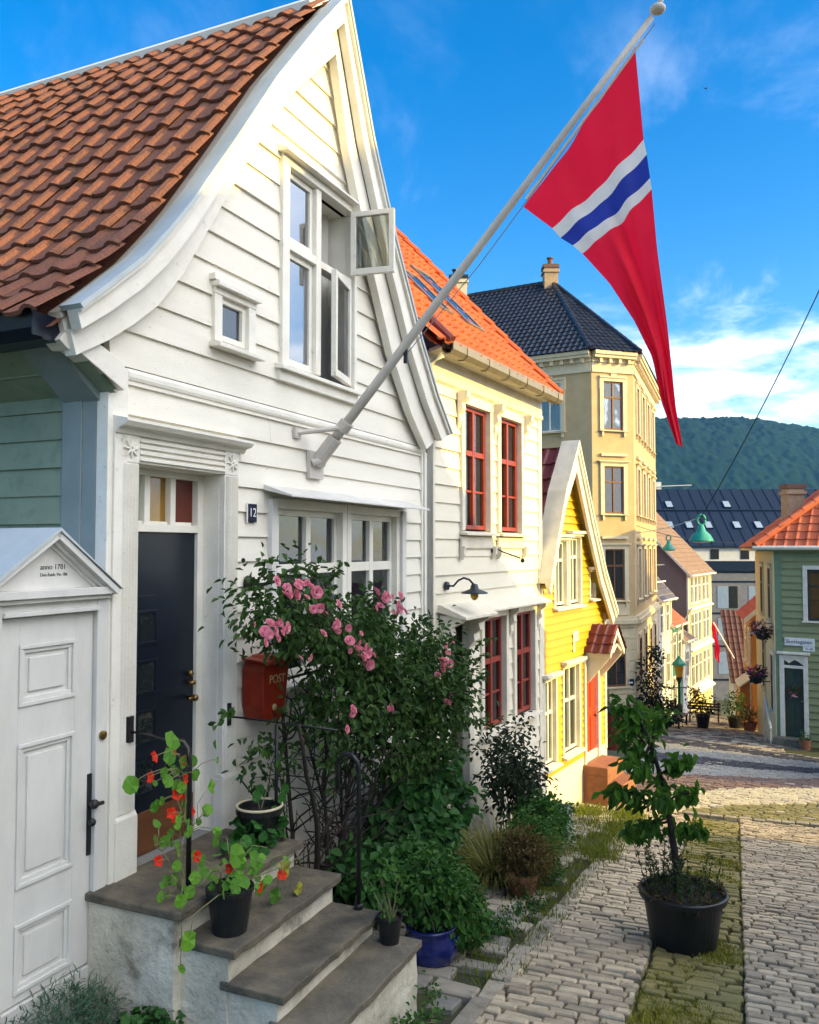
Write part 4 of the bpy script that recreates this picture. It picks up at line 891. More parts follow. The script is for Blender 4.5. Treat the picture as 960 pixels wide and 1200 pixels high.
window(N_, .6, 1.3, -5.6, -3.7, cas=.12, cast=.05, mcas=M['trimB'], msash=M['brownwood'], mglass=M['glassdark'], mp=gl, setback=.02, fakedepth=.02); window(N_, 3.6, 4.4, -5.3, -3.2, cas=.12, cast=.05, mcas=M['creamG'], msash=M['brownwood'], mglass=M['glassdark'], mp=gl, setback=.02, fakedepth=.02)
window(N_, *gw, cas=.13, cast=.06, sash=.07, vb=(.40,), hb=(.33,), mcas=M['trimB'], msash=M['ironblue'], mp=gf, bar=.03, muntin=(.6,), curtain=.12, mglass=M['glassdark'])
m = N_.mb(gf); m.box(.12, .26, -.05, .06, -6.4, -3.6); m.box(.86, 1.0, -.05, .06, -6.4, -3.6); m.box(.26, .86, -.05, .055, -3.68, -3.6); m.box(.26, .86, -.05, .05, -4.02, -3.93)
m.prism([(.26, -3.68), (.86, -3.68), (.86, -3.9), (.72, -3.80), (.60, -3.74), (.5, -3.80), (.42, -3.86), (.3, -3.78), (.26, -3.76)], 'b', -.02, .03)
m.prism([(0, -3.6), (.14, -3.55), (.14, -3.5), (0, -3.46)], 'a', .05, 1.07); m.build('door_surround', M['trimB'], N_.root, bevel=.004)
m = N_.mb(gf); m.box(.26, .86, -.08, -.03, -6.3, -4.02); m.box(.26, .86, -.08, -.03, -3.93, -3.68)
for k in range(2): m.box(.32+k*.28, .53+k*.28, -.03, -.015, -4.9, -4.15); m.box(.32+k*.28, .53+k*.28, -.03, -.015, -6.1, -5.2)
dg = m.build('door', M['greendoor'], N_.root, bevel=.004); m = N_.mb(gf); m.ball((.80, .0, -5.1), .035, 8); m.build('handle', M['brass'], dg)
m = N_.mb(gf); m.box(-.05, 1.06, 0, .42, -6.9, -6.30); m.box(-.45, 1.0, .42, .85, -7.2, -6.52); m.box(-.75, .6, .85, 1.25, -7.2, -6.70); m.build('door_step', M['slate2'], N_.root, bevel=.02)
e0 = gf(-.35, .30, 0); eR = gf(5.2, .30, 0); eB = gl(7.7, .55, 0); ze = .02
e0 = gl(-.33, .55, ze); e0 = (gf(-.55, .30, ze)[0], gf(-.55, .30, ze)[1], ze); eR = (eR[0], eR[1], ze); eB = (eB[0], eB[1], ze)
ap = Vector(gf(2.7, -3.0, 3.0)); ap2 = Vector(gl(5.2, -3.2, 3.0))
m = N_.mb(); roofplane(m, e0, eR, [e0, eR, tuple(ap+Vector((2, -1.3, 0))), tuple(ap)], tw=.34, co=.42); roofplane(m, e0, eB, [e0, eB, tuple(ap2), tuple(ap)], tw=.34, co=.42)
a, b = Vector(e0), ap; k = 10
for i in range(k): m.tube([tuple(a.lerp(b, i/k)+Vector((0, 0, .06))), tuple(a.lerp(b, (i+1.15)/k)+Vector((0, 0, .03)))], .14, 8)
m.quad(eB, tuple(ap2), (eB[0]+5, eB[1]+1, 0)); m.quad(tuple(ap), tuple(ap2), (eB[0]+5, eB[1]+1, 0), (eR[0]+2, eR[1]+4, 0))
rg = m.build('roof', M['tileR'], N_.root, closed=False)
m = N_.mb(gf); m.box(-.5, 5.2, -.05, .30, -.12, -.02); m.mi = 0; m.build('eave', M['greenpost'], N_.root); m = N_.mb(gf); m.tube([(-.6, .36, .0), (5.2, .36, .0)], .07, 8); m.build('gutter', M['trimB'], N_.root)
m = N_.mb(gl); m.box(0, 7.6, -.05, .55, -.10, -.02); m.build('lane_eave', M['creamG'], N_.root)
chimney(N_, gl(3.2, -1.0, 0)[:2], .62, .3, 2.2, rg, M['chimney'], 0)
m = N_.mb(gf); m.prism([(-7, -7.6), (-7, -.1), (-.06, -.1), (-.06, -7.6)], 'a', .04, 5.0); m.build('rear_wall', M['greenG'], N_.root)
t = Thing('street_name_sign', 'white street name sign on the green boards above the door', 'sign', W, gf(.7, .05, -3.25))
m = t.mb(gf); m.box(.30, 1.22, .035, .06, -3.26, -3.0); m.box(.86, 1.22, .035, .058, -3.42, -3.27); m.build('plate', M['enamelwhite'], t.root)
rr = (.83, -.55, 0)
t.text('Skottegaten', gf(.74, .064, -3.13), rr, (0, 0, 1), .17, M['blackpaint']); t.text('22-28', gf(1.04, .062, -3.345), rr, (0, 0, 1), .10, M['blackpaint'])
t = Thing('wreath', 'dried flower wreath on the dark green door', 'wreath', W, gf(.56, .0, -4.9))
m = t.mb(gf); clumps(m, [((.56+.15*math.cos(a), .03, -4.75+.15*math.sin(a)), (.05, .03, .05)) for a in [k*.6 for k in range(11)]], 40, 4, .02, .05, .03); m.build('leaves', [M['dry leaf']], t.root, closed=False)
m = t.mb(gf); clumps(m, [((.56, .05, -4.9), (.12, .03, .06))], 12, 4, .02, .05, .04); m.build('blossoms', M['pink petal'], t.root, closed=False)
t = Thing('handrail', 'white sloping handrail on the lane wall of the green house', 'handrail', W, gl(.4, .3, -6.2)); m = t.mb(gl); m.tube([(-.35, .22, -6.05), (1.7, .22, -5.2)], .04, 8); m.build('bar', M['trimB'], t.root); m = t.mb(gl); m.tube([(1.7, .22, -7.2), (1.7, .22, -5.2)], .03, 6); m.tube([(-.3, .22, -6.8), (-.3, .22, -6.05)], .03, 6); m.build('post', M['trimB'], t.root)
# ------------------------------------------------------------------ houses down the lane
def lane_house(name, label, P0, d, L, depth, zb, ze, zr, wall, roofm, wins, wm, gable_wall=None, over=.25, tw=.3, extra=None):
    """facade from P0 along d; ridge parallel to the facade; gable ends left and right"""
    T = Thing(name, label, 'house', W, (P0[0], P0[1], zb))
    f = facemap(P0, d, (.9, -.4)); m = T.mb(f)
    m.quad((0, 0, zb-1), (L, 0, zb-1), (L, 0, ze), (0, 0, ze)); m.build('wall', wall, T.root, closed=False)
    m = T.mb(f); m.prism([(-.01, zb-1), (-.01, ze), (-depth/2, zr-.05), (-depth, ze), (-depth, zb-1)], 'a', .0, L); m.build('gable_wall', gable_wall or wall, T.root)
    cm_ = M['trimB'] if wall is not M['whitefac'] else M['whitefac']
    for a_, b_ in ((-.04, .16), (L-.14, L+.03)): m = T.mb(f); m.box(a_, b_, -.05, .04, zb-1, ze-.02); m.build('corner_board', cm_, T.root)
    m = T.mb(f); m.box(.16, L-.14, -.05, .04, ze-.25, ze-.02); m.build('frieze_board', cm_, T.root)
    sl = math.hypot(depth/2+over, zr-ze); k = (zr-ze)/(depth/2)
    m = T.mb(f)
    O = (-.2, over, ze-over*k); Pf = planeP(O, (1, 0, 0), (0, -depth/2-over, zr-ze+over*k)); Ls = math.hypot(depth/2+over, zr-ze+over*k)
    tiles(m, Pf, 0, L+.4, 0, Ls, tw, .36, .03, 3, .03); m.quad(Pf(0, 0, -.04), Pf(L+.4, 0, -.04), Pf(L+.4, Ls, -.04), Pf(0, Ls, -.04))
    m.quad((-.2, -depth/2, zr), (L+.2, -depth/2, zr), (L+.2, -depth-over, ze-over*k), (-.2, -depth-over, ze-over*k)); m.build('roof', roofm, T.root, closed=False)
    m = T.mb(f)
    for a in (-.24, L+.2): m.prism([(over, ze-over*k-.16), (over, ze-over*k+.02), (-depth/2, zr+.02), (-depth-over, ze-over*k+.02), (-depth-over, ze-over*k-.16), (-depth/2, zr-.18)], 'a', a, a+.04)
    m.tube([(-.2, over+.05, ze-over*k-.02), (L+.2, over+.05, ze-over*k-.02)], .06, 6); m.build('bargeboard', M['trimB'], T.root)
    for a, b, c, e in wins: window(T, a, b, c, e, cas=.09, cast=.05, mcas=M['trimB'] if wall is not M['whitefac'] else M['trim'], msash=M['trimB'], mglass=M['glassdark'], mp=f, setback=.015, fakedepth=.0, bar=.035)
    return T, f
T, f = lane_house('white_house', 'narrow white house beyond the beige building with a purple grey roof', (12.35, 42.6), (.5, .866), 2.75, 5, -8.5, -2.35, 0.4, M['whitefac'], mat('purple grey slates', (.10, .085, .11), (.07, .06, .08), .6, 5, island=.6), [(.35, 1.0, -4.3, -2.9), (1.6, 2.25, -4.3, -2.9), (.35, 1.0, -6.9, -5.4), (1.6, 2.25, -6.9, -5.4)], None)
m = T.mb(f)
for k in range(5): m.box(.2+k*.5, .26+k*.5, -1.5, -.2, -.9+.0, -.86)
m.tube([(0, -.25, -1.75), (2.7, -.25, -1.75)], .04, 5); m.tube([(0, -.9, -1.05), (2.7, -.9, -1.05)], .04, 5); m.build('snow_guard', M['trim'], T.root)
T, f = lane_house('teal_house', 'teal house in the lane with a small orange tiled roof', (13.70, 45.0), (.5, .866), 2.75, 4, -8.9, -3.9, -2.2, M['teal'], M['tileR'], [(.4, 1.1, -6.0, -4.6), (1.6, 2.3, -6.0, -4.6), (.4, 1.1, -8.3, -6.9)], None)
T, f = lane_house('white_house', 'small low white house squeezed between the teal and the pale yellow house', (15.10, 47.4), (.5, .866), 1.9, 4, -9.3, -5.0, -3.7, M['whitefac'], M['tileB'], [(.6, 1.3, -7.2, -5.8)], None)
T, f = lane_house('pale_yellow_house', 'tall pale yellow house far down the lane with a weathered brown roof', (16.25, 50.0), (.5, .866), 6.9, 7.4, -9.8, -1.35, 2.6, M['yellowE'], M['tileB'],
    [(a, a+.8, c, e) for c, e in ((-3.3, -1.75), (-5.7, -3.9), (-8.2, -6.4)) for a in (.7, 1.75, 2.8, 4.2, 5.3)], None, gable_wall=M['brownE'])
m = T.mb(f); m.prism([(0, -5.95), (.28, -6.08), (.28, -6.02), (0, -5.86)], 'a', .0, 6.9); m.prism([(0, -8.4), (.5, -8.62), (.5, -8.54), (0, -8.25)], 'a', 1.2, 5.4); m.prism([(0, -3.6), (.2, -3.68), (.2, -3.63), (0, -3.52)], 'a', 0, 6.9); m.build('ledge', M['trimB'], T.root)
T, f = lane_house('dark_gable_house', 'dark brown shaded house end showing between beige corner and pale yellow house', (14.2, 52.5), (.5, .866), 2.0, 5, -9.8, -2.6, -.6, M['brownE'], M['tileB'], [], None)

# right side of the lane
def rmap(P0, d): return facemap(P0, d, (-.95, .3))
def right_house(name, label, P0, d, L, depth, zb, ze, zr, wall, roofm, wins, near=None):
    T = Thing(name, label, 'house', W, (P0[0], P0[1], zb)); f = rmap(P0, d)
    m = T.mb(f); m.quad((0, 0, zb-1.5), (L, 0, zb-1.5), (L, 0, ze), (0, 0, ze)); m.build('wall', wall, T.root, closed=False)
    m = T.mb(f); m.prism([(-.01, zb-1.5), (-.01, ze), (-depth/2, zr-.05), (-depth, ze), (-depth, zb-1.5)], 'a', .0, L); m.build('near_wall', near or wall, T.root)
    k = (zr-ze)/(depth/2); over = .3; m = T.mb(f); Pf = planeP((-.35, over, ze-over*k), (1, 0, 0), (0, -depth/2-over, zr-ze+over*k)); Ls = math.hypot(depth/2+over, zr-ze+over*k)
    tiles(m, Pf, 0, L+.6, 0, Ls, .3, .36, .035, 3, .035); m.quad(Pf(0, 0, -.04), Pf(L+.6, 0, -.04), Pf(L+.6, Ls, -.04), Pf(0, Ls, -.04))
    m.quad((-.35, -depth/2, zr), (L+.2, -depth/2, zr), (L+.2, -depth-over, ze-over*k), (-.35, -depth-over, ze-over*k)); m.build('roof', roofm, T.root, closed=False)
    m = T.mb(f); m.prism([(over+.02, ze-over*k-.2), (over+.02, ze-over*k+.04), (-depth/2, zr+.04), (-depth-over, ze-over*k+.04), (-depth-over, ze-over*k-.2), (-depth/2, zr-.2)], 'a', -.40, -.35); m.build('bargeboard', M['trimB'], T.root)
    for a, b, c, e in wins: window(T, a, b, c, e, cas=.1, cast=.05, mcas=M['trimB'], msash=M['trimB'], mglass=M['glassdark'], mp=f, setback=.015, fakedepth=.0, bar=.035)
    return T, f
T, f = right_house('orange_house', 'orange house beside the green house with a red orange roof', (15.22, 38.2), (.28, .96), 3.6, 5.5, -7.9, -2.9, -.4, M['orangeR'], M['tileR'], [(.4, 1.0, -5.2, -3.7), (1.9, 2.5, -5.2, -3.7), (.4, 1.0, -7.4, -5.9)], near=M['orangeR'])
m = T.mb(f); m.prism([(0, -9.5), (0, -6.0), (.45, -6.35), (.45, -9.5)], 'a', .6, 2.6); m.build('lean_to', M['orangeR'], T.root); m = T.mb(f); m.prism([(0, -5.95), (.5, -6.34), (.5, -6.28), (0, -5.87)], 'a', .5, 2.7); m.build('lean_to_roof', M['trimB'], T.root)
T = Thing('brown_tile_house', 'house with a steep brown red tile roof behind the orange wall', 'house', W, (15.8, 45.2, -9.2)); f = facemap((17.15, 46.2), (1, -.12), (-.1, -1))
m = T.mb(f); m.box(.25, 4.2, -.9, 0, -10.5, -7.0); m.build('wall', M['whitefac'], T.root)
Pf = planeP(f(.05, .3, -7.2), (1, -.12, 0), (f(0, -3, 0)[0]-f(0, 0, 0)[0], f(0, -3, 0)[1]-f(0, 0, 0)[1], 5.2)); m = T.mb(); tiles(m, Pf, 0, 4.4, 0, 4.3, .28, .40, .03, 4, .04); m.quad(Pf(0, 0, -.05), Pf(4.4, 0, -.05), Pf(4.4, 4.3, -.05), Pf(0, 4.3, -.05)); m.build('roof', M['tileshade'], T.root, closed=False)
m = T.mb(f); m.box(.55, 1.05, .0, .03, -9.6, -7.6); m.build('door', M['iron'], T.root)

# modern block across the lane end, with skylights in a dark metal roof
F0 = (15.5, 75.0); ff = facemap(F0, (1, -.02), (0, -1))
T = Thing('modern_block', 'modern block across the lane end with dark blue roof and small skylights', 'building', W, (26, 75, -13.5))
m = T.mb(ff); m.box(0, 40, -10, 0, -16, -2.2); m.build('wall', M['greyfac'], T.root)
m = T.mb(ff); m.box(0, 40, -.3, .25, -2.0, -1.15); m.box(0, 40, -.3, .3, -.0, .18); m.build('ledge', M['darkfac'], T.root)
m = T.mb(ff); m.box(0, 40, -9, -.02, -1.15, .0); m.build('attic_storey', M['whitefac'], T.root)
m = T.mb(ff); 
for k in range(8): m.box(5.6+k*2.62, 6.35+k*2.62, -.01, .02, -1.0, -.12)
m.build('attic_window', M['glassdark'], T.root)
Pf = planeP(ff(0, .3, .15), (1, -.02, 0), (0, 6.6, 5.45)); m = T.mb(); m.quad(Pf(0, 0, 0), Pf(40, 0, 0), Pf(40, 8.5, 0), Pf(0, 8.5, 0)); m.quad(Pf(0, 8.5, 0), Pf(40, 8.5, 0), ff(40, -14, .1), ff(0, -14, .1))
for k in range(41): m.add([Pf(k+a, b, h) for a in (-.02, .02) for b in (0, 8.5) for h in (0, .05)], [(0, 1, 3, 2), (4, 6, 7, 5), (1, 5, 7, 3)])
m.add([Pf(a, b, h) for a in (0, 40) for b in (5.05, 5.2) for h in (0, .12)], [(0, 1, 3, 2), (4, 6, 7, 5), (1, 5, 7, 3), (0, 4, 5, 1)])
rf_ = m.build('roof', M['slateblue'], T.root, closed=False)
gsky = mat('pale skylight glass', (.26, .33, .44), (.20, .27, .37), .3, 3, spec=.4)
for u, v in [(8.6, 6.0), (13.9, 6.0), (19.4, 6.0), (24.5, 6.0)]+[(6.2+k*1.72*(1 if k < 4 else 1.12), 2.9) for k in range(12)]:
    m = T.mb(); m.add([Pf(u+a, v+b, h) for a in (-.34, .34) for b in (-.5, .5) for h in (0, .12)], [(0, 1, 3, 2), (4, 6, 7, 5), (1, 5, 7, 3), (0, 4, 5, 1), (2, 3, 7, 6)]); s = m.build('skylight', M['darkfac'], rf_)
    m = T.mb(); m.quad(*[Pf(u+a, v+b, .126) for a, b in ((-.28, -.44), (.28, -.44), (.28, .44), (-.28, .44))]); m.build('pane', gsky, s)
m = T.mb()
for k in range(3): m.box(ff(6+k, -7, 0)[0], ff(6+k, -7, 0)[0]+.5, 81.6, 82.3, 5.6, 6.3+.3*(k % 2))
m.tube([(20.6, 81, 5), (20.6, 81, 7.1)], .05, 5); m.tube([(22, 81.5, 5.8), (27, 81.5, 6.0)], .04, 5); m.build('roof_vent', M['whitefac'], T.root)
mdk = T.mb(ff)
for r_, z in enumerate((-4.3, -7.1, -10.0)):
    for k in range(14):
        u = .6+k*2.7; o = T.mb(ff); o.box(u, u+.95, .0, .03, z-.95, z+.95); o.mi = 1; o.box(u+1.0, u+1.75, .0, .035, z-.95, z+.95)
        if u > 6 and u < 32: o.build('window', [gsky, M['glassdark']], T.root)
m = T.mb(ff)
for z in (-2.9, -5.65, -8.5, -11.4): m.box(0, 40, 0, .06, z-.12, z+.02)
m.build('string_course', M['darkfac'], T.root)

# hanging lamps, wires, lantern, flags
def hang_lamp(label, P, k, grp=None):
    t = Thing('hanging_street_lamp', label, 'street lamp', W, (P[0], P[1], P[2]-.45*k), 'green street lamps hung over the lane')
    x, y, z = P; m = t.mb(); m.lathe((x, y, z-.45*k), [(.30*k, 0), (.29*k, .03*k), (.22*k, .16*k), (.11*k, .26*k), (.08*k, .36*k), (.05*k, .42*k), (0, .43*k)], 20); m.build('lamp_shade', M['lampgreen'], t.root, smooth=True)
    m = t.mb(); m.lathe((x, y, z-.46*k), [(0, -.03*k), (.18*k, -.02*k), (.27*k, .02*k), (0, .03*k)], 16); m.build('diffuser', M['enamelwhite'], t.root, smooth=True)
    m = t.mb(); N = 16; m.tube([(x+.10*k*math.cos(a), y, z+.08*k+.13*k*math.sin(a)) for a in [2*math.pi*i/N for i in range(N+1)]], .03*k, 6); m.build('hanger', M['lampgreen'], t.root, smooth=True)
L1 = (8.55, 25.0, .72); hang_lamp('larger green lamp hanging in front of the dark blue roof', L1, 1.18)
L2 = (10.32, 34.0, .32); hang_lamp('smaller green lamp hanging in front of the brown roofed house', L2, .92)
t = Thing('lamp_wire', 'thin cable rising to the upper right from the larger green lamp', 'cable', W, L1)
def sagline(a, b, sag, n=24): a, b = Vector(a), Vector(b); return [tuple(a.lerp(b, i/n)+Vector((0, 0, -sag*4*(i/n)*(1-i/n)))) for i in range(n+1)]
PT = (10.1, 18.0, 8.4)
m = t.mb(); m.tube(sagline((L1[0], L1[1], L1[2]+.18), PT, .35), .014, 5); m.build('span', M['iron'], t.root); m = t.mb(); m.tube(sagline((L1[0], L1[1], L1[2]+.18), (9.05, 35, .6), .1), .012, 5); m.build('back_span', M['trim'], t.root)
t = Thing('lamp_wire', 'short cable carrying the smaller green lamp across the lane', 'cable', W, L2); m = t.mb(); m.tube(sagline((9.0, 34.0, .9), (L2[0], L2[1], L2[2]+.18), .02)+sagline((L2[0], L2[1], L2[2]+.18), (14.3, 35.5, .2), .1), .012, 5); m.build('span', M['iron'], t.root)
t = Thing('cable_pole', 'tall wooden pole at the right holding the lamp cable', 'pole', W, (10.12, 18, gz(10.1, 18))); m = t.mb(); m.tube([(10.12, 18, gz(10.1, 18)-.3), (10.12, 18, 8.6)], .11, 10, .08); m.build('shaft', M['greywood'], t.root, smooth=True)
lx, ly = 12.55, 40.0; lz = gz(lx, ly)
t = Thing('lantern_post', 'dark lamp post with yellow lantern and green cap in the lane', 'street lamp', W, (lx, ly, lz))
m = t.mb(); m.tube([(lx, ly, lz-.2), (lx, ly, -6.3)], .07, 8, .05); m.lathe((lx, ly, lz), [(.14, 0), (.12, .8), (.07, .9), (0, .9)], 10); m.tube([(lx-.35, ly, -6.5), (lx+.35, ly, -6.5)], .03, 6); m.build('post', M['ironblue'], t.root)
m = t.mb(); m.lathe((lx, ly, -6.0), [(.14, 0), (.24, .55), (0, .55)], 6); m.build('lantern', M['bulb'], t.root); m = t.mb(); m.lathe((lx, ly, -5.45), [(.34, 0), (.30, .1), (.12, .28), (.05, .42), (0, .42)], 10); m.build('cap', M['lampgreen'], t.root); m = t.mb(); m.lathe((lx, ly, -6.35), [(.05, 0), (.16, .35), (0, .35)], 8); m.build('bracket', M['ironblue'], t.root)
def lane_pole(name, label, a, b, r=.04): t = Thing(name, label, 'flagpole', W, a); m = t.mb(); m.tube([a, b], r, 6); m.build('pole', M['trim'], t.root); return t
lane_pole('flagpole', 'bare white flagpole slanting up from the white house in the lane', (13.35, 43.9, -4.9), (14.2, 43.0, -3.0))
tp = lane_pole('flagpole', 'white flagpole leaning left from the brown red tiled house', (17.35, 45.9, -5.9), (16.3, 46.0, -4.0))
t = Thing('flag', 'small dark red flag hanging limp in the lane', 'flag', W, (16.3, 46.0, -3.9)); m = t.mb()
for i in range(10):
    for j in range(3):
        g_ = lambda i, j: (16.3+.09*j-.10*abs(math.sin(i*.5))+.02*i, 46.1+.05*math.sin(j*2+i), -3.9-.2*i-.1*j)
        m.quad(g_(i, j), g_(i, j+1), g_(i+1, j+1), g_(i+1, j))
m.build('cloth', M['fred'], t.root, closed=False)
# clutter in the lane mouth
def bench(P, rz, label, k=1.0):
    t = Thing('bench', label, 'bench', W, (P[0], P[1], P[2])); ca, sa = math.cos(rz), math.sin(rz)
    mp = lambda a, b, c: (P[0]+(a*ca-b*sa)*k, P[1]+(a*sa+b*ca)*k, P[2]+c*k)
    m = t.mb(mp)
    for i in range(4): m.box(-.75, .75, -.22+i*.11, -.13+i*.11, .42, .45)
    m.build('seat', M['brownwood'], t.root); m = t.mb(mp)
    for i in range(3): m.box(-.75, .75, .22, .25, .55+i*.13, .64+i*.13)
    m.build('backrest', M['brownwood'], t.root)
    for x in (-.65, .65):
        m = t.mb(mp); m.box(x-.03, x+.03, -.2, -.14, 0, .42); m.box(x-.03, x+.03, .19, .25, 0, .95); m.build('leg', M['ironblue'], t.root)
bx, by = 11.1, 35.6; bench((bx, by, gz(bx, by)), rad(60), 'slatted bench below the lantern at the mouth of the lane', 1.1)
bx, by = 14.2, 41.5; bench((bx, by, gz(bx, by)), rad(-20), 'small bench farther down the lane beside the pale yellow house', 1.0)
def pot_plant(name, label, x, y, r, h, pm, lm, blobs, n, per, sig, L, w, F=W, z=None, kind='oval', grp=None, flower=None, prof=None):
    z = gz(*F.at(x, y)) if z is None else z
    t = Thing(name, label, 'potted plant', F, (x, y, z), grp)
    prof = prof or [(r*.72, 0), (r*.95, h*.9), (r, h*.9), (r*1.02, h), (r*.92, h), (r*.9, h*.9), (0, h*.88)]
    m = t.mb(); m.lathe((x, y, z), prof, 24); m.build('pot', pm, t.root, smooth=False)
    m = t.mb(); m.lathe((x, y, z), [(r*.88, h*.86), (r*.5, h*.93), (0, h*.94)], 14); m.build('soil', M['pot soil'], t.root)
    m = t.mb(); B_ = [((x+c[0], y+c[1], z+h+c[2]), q) for c, q in blobs]; clumps(m, B_, n, per, sig, L, w, kind, ok=lambda p: p.z > z+.05)
    m.build('foliage', lm, t.root, closed=False)
    m = t.mb()
    for c, q in B_:
        for _ in range(5): twig(m, (x+R.uniform(-.3, .3)*r, y+R.uniform(-.3, .3)*r, z+h*.9), (c[0]-x+R.uniform(-.5, .5)*q[0], c[1]-y+R.uniform(-.5, .5)*q[1], c[2]-z-h*.9+.05), (Vector(c)-Vector((x, y, z+h*.9))).length+q[2]*.5, .006)
    m.build('stems', M['stemgreen'], t.root)
    if flower:
        m = t.mb(); clumps(m, B_, flower[0], 2, .02, flower[2], flower[2], 'round', surf=.1); m.build('blossoms', M[flower[1]], t.root, closed=False)
    return t
pot_plant('potted_shrub', 'dark potted shrub beside the bench in the lane mouth', 12.4, 36.4, .3, .55, M['plastic'], M['dark leaf'], [((0, 0, .45), (.55, .45, .45)), ((-.3, 0, .8), (.3, .3, .35))], 60, 9, .10, .12, .07)
pot_plant('potted_shrub', 'leafy shrub in a dark tub on the right side of the lane', 14.35, 37.9, .35, .5, M['plastic'], M['shrub leaf'], [((0, 0, .5), (.45, .4, .6))], 50, 9, .10, .12, .07)
pot_plant('potted_shrub', 'pale leaved shrub at the foot of the orange wall', 14.3, 36.2, .3, .4, M['terra'], M['dry leaf'], [((0, 0, .35), (.45, .4, .4))], 40, 9, .10, .10, .06, flower=(14, 'pink petal', .07))
pot_plant('potted_flower', 'terracotta pot on the step by the dark green door', gf(.95, .62, 0)[0], gf(.95, .62, 0)[1], .2, .34, M['terra'], M['shrub leaf'], [((0, 0, .1), (.2, .2, .14))], 14, 6, .04, .07, .05, z=-6.55)
for lb, P, fm in (('hanging flower basket with dark pink flowers under the lane window', gl(.7, .35, -2.95), 'pink petal'), ('flower basket with magenta blossoms on the lane wall near the handrail', gl(1.6, .5, -4.6), 'magenta petal')):
    t = Thing('flower_basket', lb, 'flower basket', W, P); m = t.mb(); m.lathe((P[0], P[1], P[2]-.25), [(0, -.02), (.18, .05), (.26, .25), (0, .22)], 12); m.build('basket', M['iron'], t.root)
    m = t.mb(); clumps(m, [((P[0], P[1], P[2]+.12), (.40, .40, .26))], 40, 7, .07, .10, .07); m.build('foliage', M['dark leaf'], t.root, closed=False)
    m = t.mb(); clumps(m, [((P[0], P[1], P[2]+.15), (.42, .42, .28))], 34, 4, .05, .09, .09, 'round', surf=.15); m.build('blossoms', M[fm], t.root, closed=False)
    if fm == 'pink petal': m = t.mb(gl); m.tube([(.7, 0, -2.6), (.7, .35, -2.65), (.7, .35, -2.9)], .015, 5); m.build('hook', M['iron'], t.root)
    else: m = t.mb(gl); m.tube([(1.6, 0, -4.75), (1.6, .5, -4.75)], .02, 5); m.build('hook', M['iron'], t.root)
# climbing bush on the beige corner, shrubs in the gap beside it
def bush(name, label, cat, F, base, blobs, n, per, sig, L, w, lm, stems=6, stemr=.012, kind='oval', stem_m='bark', ok=None, fl=None, droop=.2, grp=None):
    t = Thing(name, label, cat, F, base, grp); m = t.mb(); clumps(m, blobs, n, per, sig, L, w, kind, ok=ok, droop=droop); m.build('foliage', M[lm], t.root, closed=False)
    m = t.mb()
    for i in range(stems):
        c, q = blobs[i % len(blobs)]; tgt = Vector(c)+Vector((R.uniform(-.5, .5)*q[0], R.uniform(-.5, .5)*q[1], R.uniform(-.2, .5)*q[2])); d = tgt-Vector(base)
        twig(m, (base[0]+R.uniform(-.2, .2)*blobs[0][1][0], base[1]+R.uniform(-.2, .2)*blobs[0][1][1], base[2]-.02), d, d.length, stemr, wob=.15, seg=6)
    m.build('stems', M[stem_m], t.root)
    if fl: m = t.mb(); clumps(m, blobs, fl[0], fl[3] if len(fl) > 3 else 3, .03, fl[2], fl[2], 'round', surf=.12); m.build('blossoms', M[fl[1]], t.root, closed=False)
    return t
bz = gz(9.4, 33.2); bush('climbing_bush', 'tall dark climbing bush at the right edge of the beige building', 'bush', W, (9.5, 33.3, bz), [((9.5, 33.3, bz+.9), (.75, .5, 1.0)), ((9.35, 33.4, bz+2.1), (.5, .4, .9)), ((9.7, 33.4, bz+2.9), (.45, .35, .4)), ((9.9, 33.2, bz+.5), (.6, .4, .5))], 190, 10, .10, .14, .09, 'dark leaf')
bz = gz(7.8, 31.5); bush('hedge_shrub', 'green shrubs growing below the beige building plinth', 'shrub', W, (7.8, 31.6, bz), [((7.6, 31.6, bz+.5), (1.0, .6, .6)), ((8.6, 31.9, bz+.35), (.8, .5, .45)), ((6.6, 31.4, bz+.6), (.5, .5, .7))], 150, 10, .10, .14, .09, 'shrub leaf')
t = Thing('rubbish_bin', 'small dark red bin between the yellow house and the beige plinth', 'bin', W, (5.6, 24.0, gz(5.6, 24))); z = gz(5.6, 24); m = t.mb(); m.lathe((5.6, 24, z), [(.28, 0), (.34, 1.0), (0, 1.0)], 14); m.build('body', mat('dark red plastic', (.14, .02, .015), None, .5, 4), t.root); m = t.mb(); m.lathe((5.6, 24, z+1.0), [(.37, 0), (.37, .06), (.2, .16), (0, .18)], 14); m.build('lid', M['iron'], t.root)

# ------------------------------------------------------------------ houses across the street (right of the frame; they throw the evening shade)
T = Thing('clapboard_house', 'ochre gabled house across the street throwing the evening shade', 'house', FA, (2, 9, -2.9))
dS, dZ = .78, 2.76; pro = [(-5.5, -4), (-5.5, -1.30), (3.3, 3.50), (5.15, .66), (8.35, -1.5), (8.35, -6.5)]; pro = [(s+dS, z+dZ) for s, z in pro[:-1]]+[(pro[-1][0]+dS, -4.6)]; pro[0] = (pro[0][0], -4)
m = T.mb(); m.prism(pro, 'b', 9.0, 14.5); m.build('wall', M['ochre'], T.root)
m = T.mb()
for a, b in zip(pro[1:4], pro[2:5]): m.prism([(a[0], a[1]), (b[0], b[1]), (b[0], b[1]+.12), (a[0], a[1]+.12)], 'b', 8.75, 14.7)
m.build('roof', M['tileA'], T.root)
fn = lambda u, d, z: (u, 9.0-d, z)
